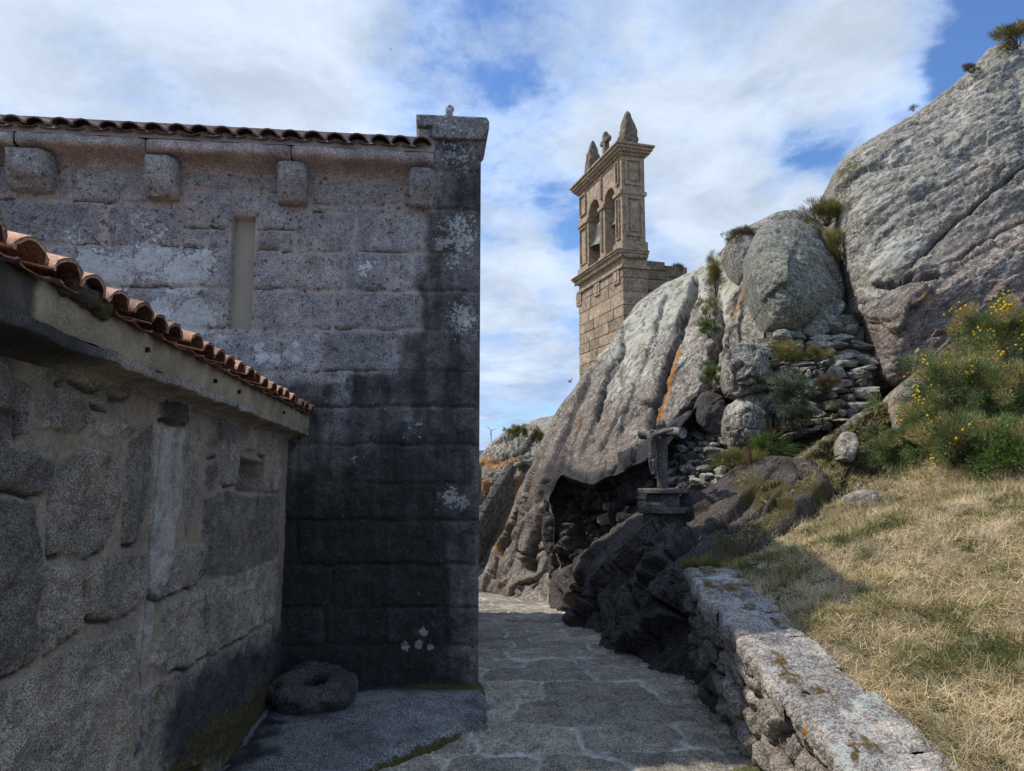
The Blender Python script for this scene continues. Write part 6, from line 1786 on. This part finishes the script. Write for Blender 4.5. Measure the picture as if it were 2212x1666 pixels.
small('green_tuft', 1534, 815, 11.3, 22, 28, M_LEAF, 'lower bright green tuft above the dark block', 'plant', 1900, 0.06, 0.0035, 86, upb=0.8)
small('green_tuft', 1526, 672, 12.6, 22, 24, M_YGREEN, 'dull green tuft just above the bright one on the outcrop', 'plant', 1600, 0.06, 0.003, 87, upb=0.6)
small('green_tuft', 2090, 722, 9.9, 34, 20, M_LEAF, 'leafy green tuft at the foot of the giant boulder left of the flowering gorse', 'plant', 2200, 0.09, 0.004, 88, upb=0.5)
small('green_tuft', 1658, 968, 9.7, 34, 24, M_LEAF, 'long bright grass blades arching beside the pale rounded block', 'plant', 900, 0.26, 0.004, 89, droop=0.5, upb=0.9)
small('grey_shrub', 1706, 860, 10.0, 36, 56, M_GREY, 'grey-green shrub growing against the drystone wall', 'shrub', 5200, 0.05, 0.006, 90)
small('grey_shrub', 1730, 905, 9.8, 40, 34, M_GREY, 'dense low shrub at the base of the drystone wall', 'shrub', 3600, 0.05, 0.006, 91)
small('dry_scrub', 1700, 765, 10.6, 36, 20, M_YGREEN, 'dry scrub on top of the square granite block', 'shrub', 2400, 0.07, 0.003, 92)
small('dry_scrub', 1765, 770, 10.6, 30, 14, M_YGREEN, 'dry grassy scrub in the middle of the drystone wall', 'shrub', 1600, 0.08, 0.003, 93)
small('dry_scrub', 1790, 830, 10.2, 26, 14, M_HEATH, 'brown withered tuft on the drystone wall', 'shrub', 1400, 0.09, 0.003, 94)
small('dry_scrub', 2192, 80, 13.6, 44, 28, M_YGREEN, 'pale scrub with seed heads on the top of the giant boulder', 'shrub', 4200, 0.09, 0.004, 95, upb=0.8)
small('dry_scrub', 2098, 150, 13.6, 18, 10, M_HEATH, 'small dark cushion on the skyline of the giant boulder', 'shrub', 900, 0.06, 0.004, 96)
small('dry_scrub', 1974, 236, 13.3, 9, 6, M_HEATH, 'tiny dark twig on the skyline of the giant boulder', 'shrub', 160, 0.07, 0.003, 97)
small('far_shrub', 1118, 935, 18.4, 22, 11, M_GORSE, 'dark rounded shrub on the far orange rock', 'shrub', 2600, 0.08, 0.006, 98)
small('far_shrub', 1160, 946, 18.2, 12, 14, M_YGREEN, 'olive shrub beside the dark rounded one on the far rock', 'shrub', 1500, 0.08, 0.006, 99)
small('far_shrub', 1132, 1010, 16.6, 16, 12, M_GREY, 'grey-green shrub on the landing of the stone stairs', 'shrub', 1500, 0.07, 0.006, 100)
small('wall_plant', 1462, 580, 20.9, 12, 8, M_GORSE, 'small dark plant growing on top of the tower side wall', 'plant', 700, 0.12, 0.006, 101, upb=0.8)
small('mixed_grass', 1610, 1000, 9.5, 60, 18, M_YGREEN, 'rough grass at the foot of the granite blocks above the dark bank', 'grass', 3000, 0.10, 0.003, 102, upb=0.8)
small('mixed_grass', 1530, 1228, 6.4, 44, 12, M_YGREEN, 'tuft of grass at the far end of the retaining wall', 'grass', 1400, 0.07, 0.002, 103, upb=0.9)

def rock_grass():
    rs = np.random.RandomState(61)
    B, T = [], []
    for name, cond, n, tm in (('mossy_slab', lambda x, y: (x > 1650) & (y > 900), 9000, 0.55), ('dark_rock_slope', lambda x, y: (x > 1590) & (y > 1000) | (y > 1180) & (x > 1500) & (y < 1230), 7000, 0.5)):
        X, Y, V = ROCKS[name]
        k = np.where(cond(X, Y))[0]
        k = k[rs.randint(0, len(k), n)]
        nz = fbm(V[k] * 1.6, 3, off=4)
        keep = rs.rand(n) < 0.12 + 1.5 * nz
        B.append(V[k][keep] + rs.normal(0, 0.012, (keep.sum(), 3))); T.append(np.clip(rs.normal(tm, 0.22, keep.sum()), 0, 1))
    B, T = np.concatenate(B), np.concatenate(T)
    dv = rs.normal(size=(len(B), 3)) * 0.6 + [-0.1, -0.25, 0.6]; dv /= np.linalg.norm(dv, axis=1, keepdims=True)
    V, F, tt = ribbons(B, dv, rs.uniform(0.03, 0.11, len(B)), rs.uniform(0.0016, 0.003, len(B)), rs.uniform(-0.6, -0.1, len(B)), rs, 2, T)
    o = mesh_obj('rock_grass', V, F, M_GRASS, None, {'tint': tt}, False, loc=B.mean(0))
    tag(o, 'dry grass growing over the mossy rocks', 'grass', kind='stuff')
rock_grass()

# red flowering spikes
rs = np.random.RandomState(7)
for x, y0, y1, d, lab in [(1668, 968, 905, 9.4, 'tall red sorrel spike right of the pale rounded block'), (1622, 1010, 965, 9.2, 'red sorrel spike at the left, over the shaded drystone wall'), (1690, 950, 912, 9.5, 'shorter red sorrel spike beside the tall one'), (1846, 880, 815, 9.9, 'red sorrel spike at the right end of the drystone wall'), (1778, 930, 885, 9.6, 'red sorrel spike at the middle of the drystone wall base')]:
    a, b = P(float(x), float(y0), d), P(float(x - 3), float(y1), d)
    root = empty('sorrel', a, lab, 'plant', 'red sorrel spikes')
    mb = MB(); mb.tube([a, (a + b) / 2 + [0.01, 0, 0], b], [0.006, 0.005, 0.002], 5)
    mb.build('stem', M_RED, root, True, {'tint': [0.3] * mb.n})
    n = 260
    t = rs.rand(n) ** 0.8
    base = a + (b - a) * (0.15 + 0.85 * t)[:, None]
    dv = rs.normal(size=(n, 3)) + [0, 0, 0.6]; dv /= np.linalg.norm(dv, axis=1, keepdims=True)
    V, F, tt = ribbons(base, dv, rs.uniform(0.012, 0.035, n) * (1.2 - 0.7 * t), np.full(n, 0.005), np.zeros(n), rs, 1, rs.rand(n))
    mesh_obj('seed_head', V, F, M_RED, root, {'tint': tt}, False)

# weeds along joints and wall foots
def weeds():
    rs = np.random.RandomState(12)
    pts = []
    for x, y, d, sx, n in [(1110, 1585, 0, 60, 260), (1000, 1610, 0, 60, 260), (900, 1640, 0, 60, 300), (1570, 1600, 0, 30, 260), (1600, 1640, 0, 24, 260), (1540, 1545, 0, 14, 160), (1500, 1500, 0, 16, 120), (1340, 1422, 0, 12, 80), (1400, 1640, 0, 60, 120), (1380, 1455, 0, 10, 60), (1480, 1640, 0, 70, 130), (1010, 1480, 1, 60, 110), (930, 1468, 1, 40, 70)]:
        for _ in range(n):
            px, py = x + rs.normal() * sx * 0.5, y + rs.normal() * 6
            r = ray(px, py)
            zt = 0.0 if d else -0.09
            t = (zt - CAMZ) / r[2]
            q = np.array([0, 0, CAMZ]) + r * t
            pts.append(q)
    base = np.array(pts)
    n = len(base)
    dv = rs.normal(size=(n, 3)) * 0.7 + [0, 0, 0.7]; dv /= np.linalg.norm(dv, axis=1, keepdims=True)
    V, F, tt = ribbons(base, dv, rs.uniform(0.015, 0.05, n), rs.uniform(0.001, 0.0022, n), rs.uniform(-0.4, 0.1, n), rs, 2, np.clip(rs.normal(0.32, 0.2, n), 0, 1))
    o = mesh_obj('weeds', V, F, M_GRASS, None, {'tint': tt}, False, loc=base.mean(0))
    tag(o, 'thin weeds and grass growing along the joints of the path and apron', 'weeds', kind='stuff')
weeds()
# ------------------------------------------------------------------ stone cross below the overhang
def skin_mesh(nodes, edges, radii, name, mat, parent, sub=2):
    me = bpy.data.meshes.new(name + '_skin')
    me.from_pydata([tuple(n) for n in nodes], edges, [])
    o = bpy.data.objects.new(name + '_skin', me)
    scene.collection.objects.link(o)
    sk = o.modifiers.new('skin', 'SKIN')
    for v, r in zip(me.skin_vertices[0].data, radii):
        v.radius = (r, r) if not hasattr(r, '__len__') else r
    me.skin_vertices[0].data[0].use_root = True
    sb = o.modifiers.new('sub', 'SUBSURF'); sb.levels = sub; sb.render_levels = sub
    dg = bpy.context.evaluated_depsgraph_get()
    ev = o.evaluated_get(dg)
    m2 = bpy.data.meshes.new_from_object(ev)
    V = np.array([v.co[:] for v in m2.vertices]); F = [list(p.vertices) for p in m2.polygons]
    bpy.data.objects.remove(o); bpy.data.meshes.remove(me); bpy.data.meshes.remove(m2)
    return mesh_obj(name, V, F, mat, parent, None, True)

M_CROSS = stone_mat('cross_granite', (0.085, 0.077, 0.073), (0.13, 0.117, 0.11), grain=70, contrast=0.4, stain_and_shade=(0.03, 0.03, 0.032), lichen=(0.28, 0.32, 0.29), base_lichen=0.05, lich_scale=12, moss=(0.2, 0.15, 0.05), bump=0.4, midbump=0.6)
CB = P(1434.0, 1150.0, 9.3)
cross = empty('stone_cross', CB, 'old stone crucifix on stepped base standing in shade below the overhanging outcrop', 'stone cross')
cz = lambda y: float(P(1434.0, float(y), 9.3)[2])
cA = np.array([0.42, -0.9075, 0.0]); cN = np.array([-0.9075, -0.42, 0.0])        # along the crossbar, and the way the figure faces
CT = lambda a, n, z: np.array([CB[0], CB[1], 0.0]) + a * cA + n * cN + np.array([0, 0, z])
px2m = 9.3 / FPX
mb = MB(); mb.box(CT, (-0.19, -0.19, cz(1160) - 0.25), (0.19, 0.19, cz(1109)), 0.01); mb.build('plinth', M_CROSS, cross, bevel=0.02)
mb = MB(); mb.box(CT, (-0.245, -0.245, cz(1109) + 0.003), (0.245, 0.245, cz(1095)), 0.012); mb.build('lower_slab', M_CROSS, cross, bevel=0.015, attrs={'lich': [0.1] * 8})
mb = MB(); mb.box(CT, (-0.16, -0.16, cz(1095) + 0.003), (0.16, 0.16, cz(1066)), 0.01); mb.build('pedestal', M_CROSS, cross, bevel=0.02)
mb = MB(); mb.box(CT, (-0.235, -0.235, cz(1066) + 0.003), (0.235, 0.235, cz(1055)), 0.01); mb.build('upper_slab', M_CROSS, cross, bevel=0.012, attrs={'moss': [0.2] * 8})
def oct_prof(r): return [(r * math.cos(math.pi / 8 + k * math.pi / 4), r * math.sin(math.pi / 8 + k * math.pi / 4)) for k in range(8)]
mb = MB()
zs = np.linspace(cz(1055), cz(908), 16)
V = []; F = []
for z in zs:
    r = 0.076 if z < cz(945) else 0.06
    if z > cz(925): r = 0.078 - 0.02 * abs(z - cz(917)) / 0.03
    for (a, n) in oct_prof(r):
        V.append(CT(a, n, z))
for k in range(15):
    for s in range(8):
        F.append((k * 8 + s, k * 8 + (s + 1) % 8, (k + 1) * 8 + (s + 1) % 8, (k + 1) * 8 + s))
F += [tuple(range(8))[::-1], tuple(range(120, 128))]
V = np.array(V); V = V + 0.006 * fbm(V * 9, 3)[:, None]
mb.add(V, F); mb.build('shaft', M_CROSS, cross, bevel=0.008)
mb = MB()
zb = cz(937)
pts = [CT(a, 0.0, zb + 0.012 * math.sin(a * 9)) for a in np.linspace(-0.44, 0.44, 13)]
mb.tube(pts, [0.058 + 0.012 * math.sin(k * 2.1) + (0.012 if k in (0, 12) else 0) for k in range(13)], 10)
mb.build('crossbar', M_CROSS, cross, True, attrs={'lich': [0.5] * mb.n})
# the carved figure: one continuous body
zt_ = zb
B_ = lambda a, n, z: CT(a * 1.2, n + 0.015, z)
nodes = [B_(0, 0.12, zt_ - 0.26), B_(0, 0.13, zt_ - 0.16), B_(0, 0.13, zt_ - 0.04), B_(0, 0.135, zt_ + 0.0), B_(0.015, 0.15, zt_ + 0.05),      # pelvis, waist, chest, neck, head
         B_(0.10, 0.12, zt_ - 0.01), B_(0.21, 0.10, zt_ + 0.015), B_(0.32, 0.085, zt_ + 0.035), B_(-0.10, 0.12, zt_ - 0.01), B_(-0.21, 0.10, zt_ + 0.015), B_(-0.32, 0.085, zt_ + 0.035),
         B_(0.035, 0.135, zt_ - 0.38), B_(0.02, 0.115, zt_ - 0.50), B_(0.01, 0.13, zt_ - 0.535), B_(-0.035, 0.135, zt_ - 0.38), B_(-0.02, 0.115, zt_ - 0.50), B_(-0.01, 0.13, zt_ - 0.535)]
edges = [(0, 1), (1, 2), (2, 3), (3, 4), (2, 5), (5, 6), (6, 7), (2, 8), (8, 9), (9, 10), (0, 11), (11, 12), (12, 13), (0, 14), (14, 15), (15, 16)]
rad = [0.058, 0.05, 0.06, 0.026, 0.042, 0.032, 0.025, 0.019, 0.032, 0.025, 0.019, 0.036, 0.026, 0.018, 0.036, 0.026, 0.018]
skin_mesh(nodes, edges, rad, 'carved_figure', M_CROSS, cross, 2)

# ------------------------------------------------------------------ far away: hill and wind turbine
M_HILL = plain_mat('far_hill', (0.035, 0.06, 0.075), (0.05, 0.08, 0.095), 0.01, bump=0.0)  # bluish colour paints in the haze of distance
n = 60; m = 14
xx = np.linspace(-2600, 2600, n); yy = np.linspace(2300, 5200, m)
UU, VV = np.meshgrid(xx, yy, indexing='ij')
hz = 95 * np.sin(np.pi * (VV - 2300) / 2900) * (1 + 0.25 * fbm(np.stack([UU / 700, VV / 700, 0 * UU], -1), 4)) * (0.75 + 0.25 * np.cos(UU / 900)) - 3
tag(mesh_obj('far_hill', np.stack([UU, VV, hz], -1).reshape(-1, 3), grid_faces(n, m), M_HILL, None, None, True, loc=(0, 3000, 0)), kind='structure')
M_TURB = plain_mat('turbine_paint', (0.42, 0.47, 0.52), (0.46, 0.51, 0.56), 1, 0.5)
hub = P(1061.0, 930.0, 2900.0); bs = np.array([hub[0], hub[1], hub[2] - 70.0])
turb = empty('wind_turbine', bs, 'tiny distant wind turbine on the horizon beside the church corner', 'wind turbine')
mb = MB(); mb.tube([bs, (bs + hub) / 2, hub], [2.4, 2.0, 1.6], 12); mb.build('tower', M_TURB, turb, True)
mb = MB(); mb.box(lambda x, y, z: hub + np.array([x, y, z]), (-2.2, -5, -2.2), (2.2, 6, 2.4)); mb.build('nacelle', M_TURB, turb, bevel=0.6)
for k in range(3):
    t = math.radians(18 + 120 * k)
    d = np.array([math.cos(t), 0, math.sin(t)]); h0 = hub + np.array([0, -6, 0])
    mb = MB(); mb.tube([h0, h0 + d * 8, h0 + d * 20, h0 + d * 25], [1.1, 1.4, 0.9, 0.3], 8); mb.build('blade', M_TURB, turb, True)

# ------------------------------------------------------------------ birds
M_BIRD = plain_mat('dark_feathers', (0.02, 0.025, 0.03), (0.04, 0.045, 0.05), 20)
def bird(x, y, d, s, yaw, label):
    c = P(float(x), float(y), float(d))
    cy, sy = math.cos(yaw), math.sin(yaw)
    def B(a, b, z): return c + s * np.array([a * cy - b * sy, a * sy + b * cy, z])
    mb = MB()
    mb.tube([B(-0.20, 0, 0), B(-0.12, 0, 0.01), B(0, 0, 0.02), B(0.10, 0, 0.02), B(0.16, 0, 0.03), B(0.20, 0, 0.02)], [s * r for r in (0.006, 0.025, 0.04, 0.036, 0.028, 0.006)], 8)
    for sg in (1, -1):
        top = [(0.06, 0.02), (0.07, 0.14), (0.0, 0.36), (-0.05, 0.36), (-0.04, 0.14), (-0.06, 0.02)]
        rise = lambda w: 0.03 + 0.85 * max(0, w - 0.02)
        V = [B(p, sg * w, rise(w) + 0.006) for p, w in top] + [B(p, sg * w, rise(w) - 0.006) for p, w in top]
        F = [tuple(range(6)), tuple(range(6, 12))[::-1]] + [(i, (i + 1) % 6, 6 + (i + 1) % 6, 6 + i) for i in range(6)]
        mb.add(V, F)
    o = mb.build('bird', M_BIRD, None, False, loc=c)
    tag(o, label, 'bird', 'birds in the sky')
bird(1231, 826, 26, 0.42, 0.5, 'dark bird flying just left of the foot of the bell tower')
bird(844, 108, 60, 0.5, 1.4, 'speck of a bird high among the clouds above the church')
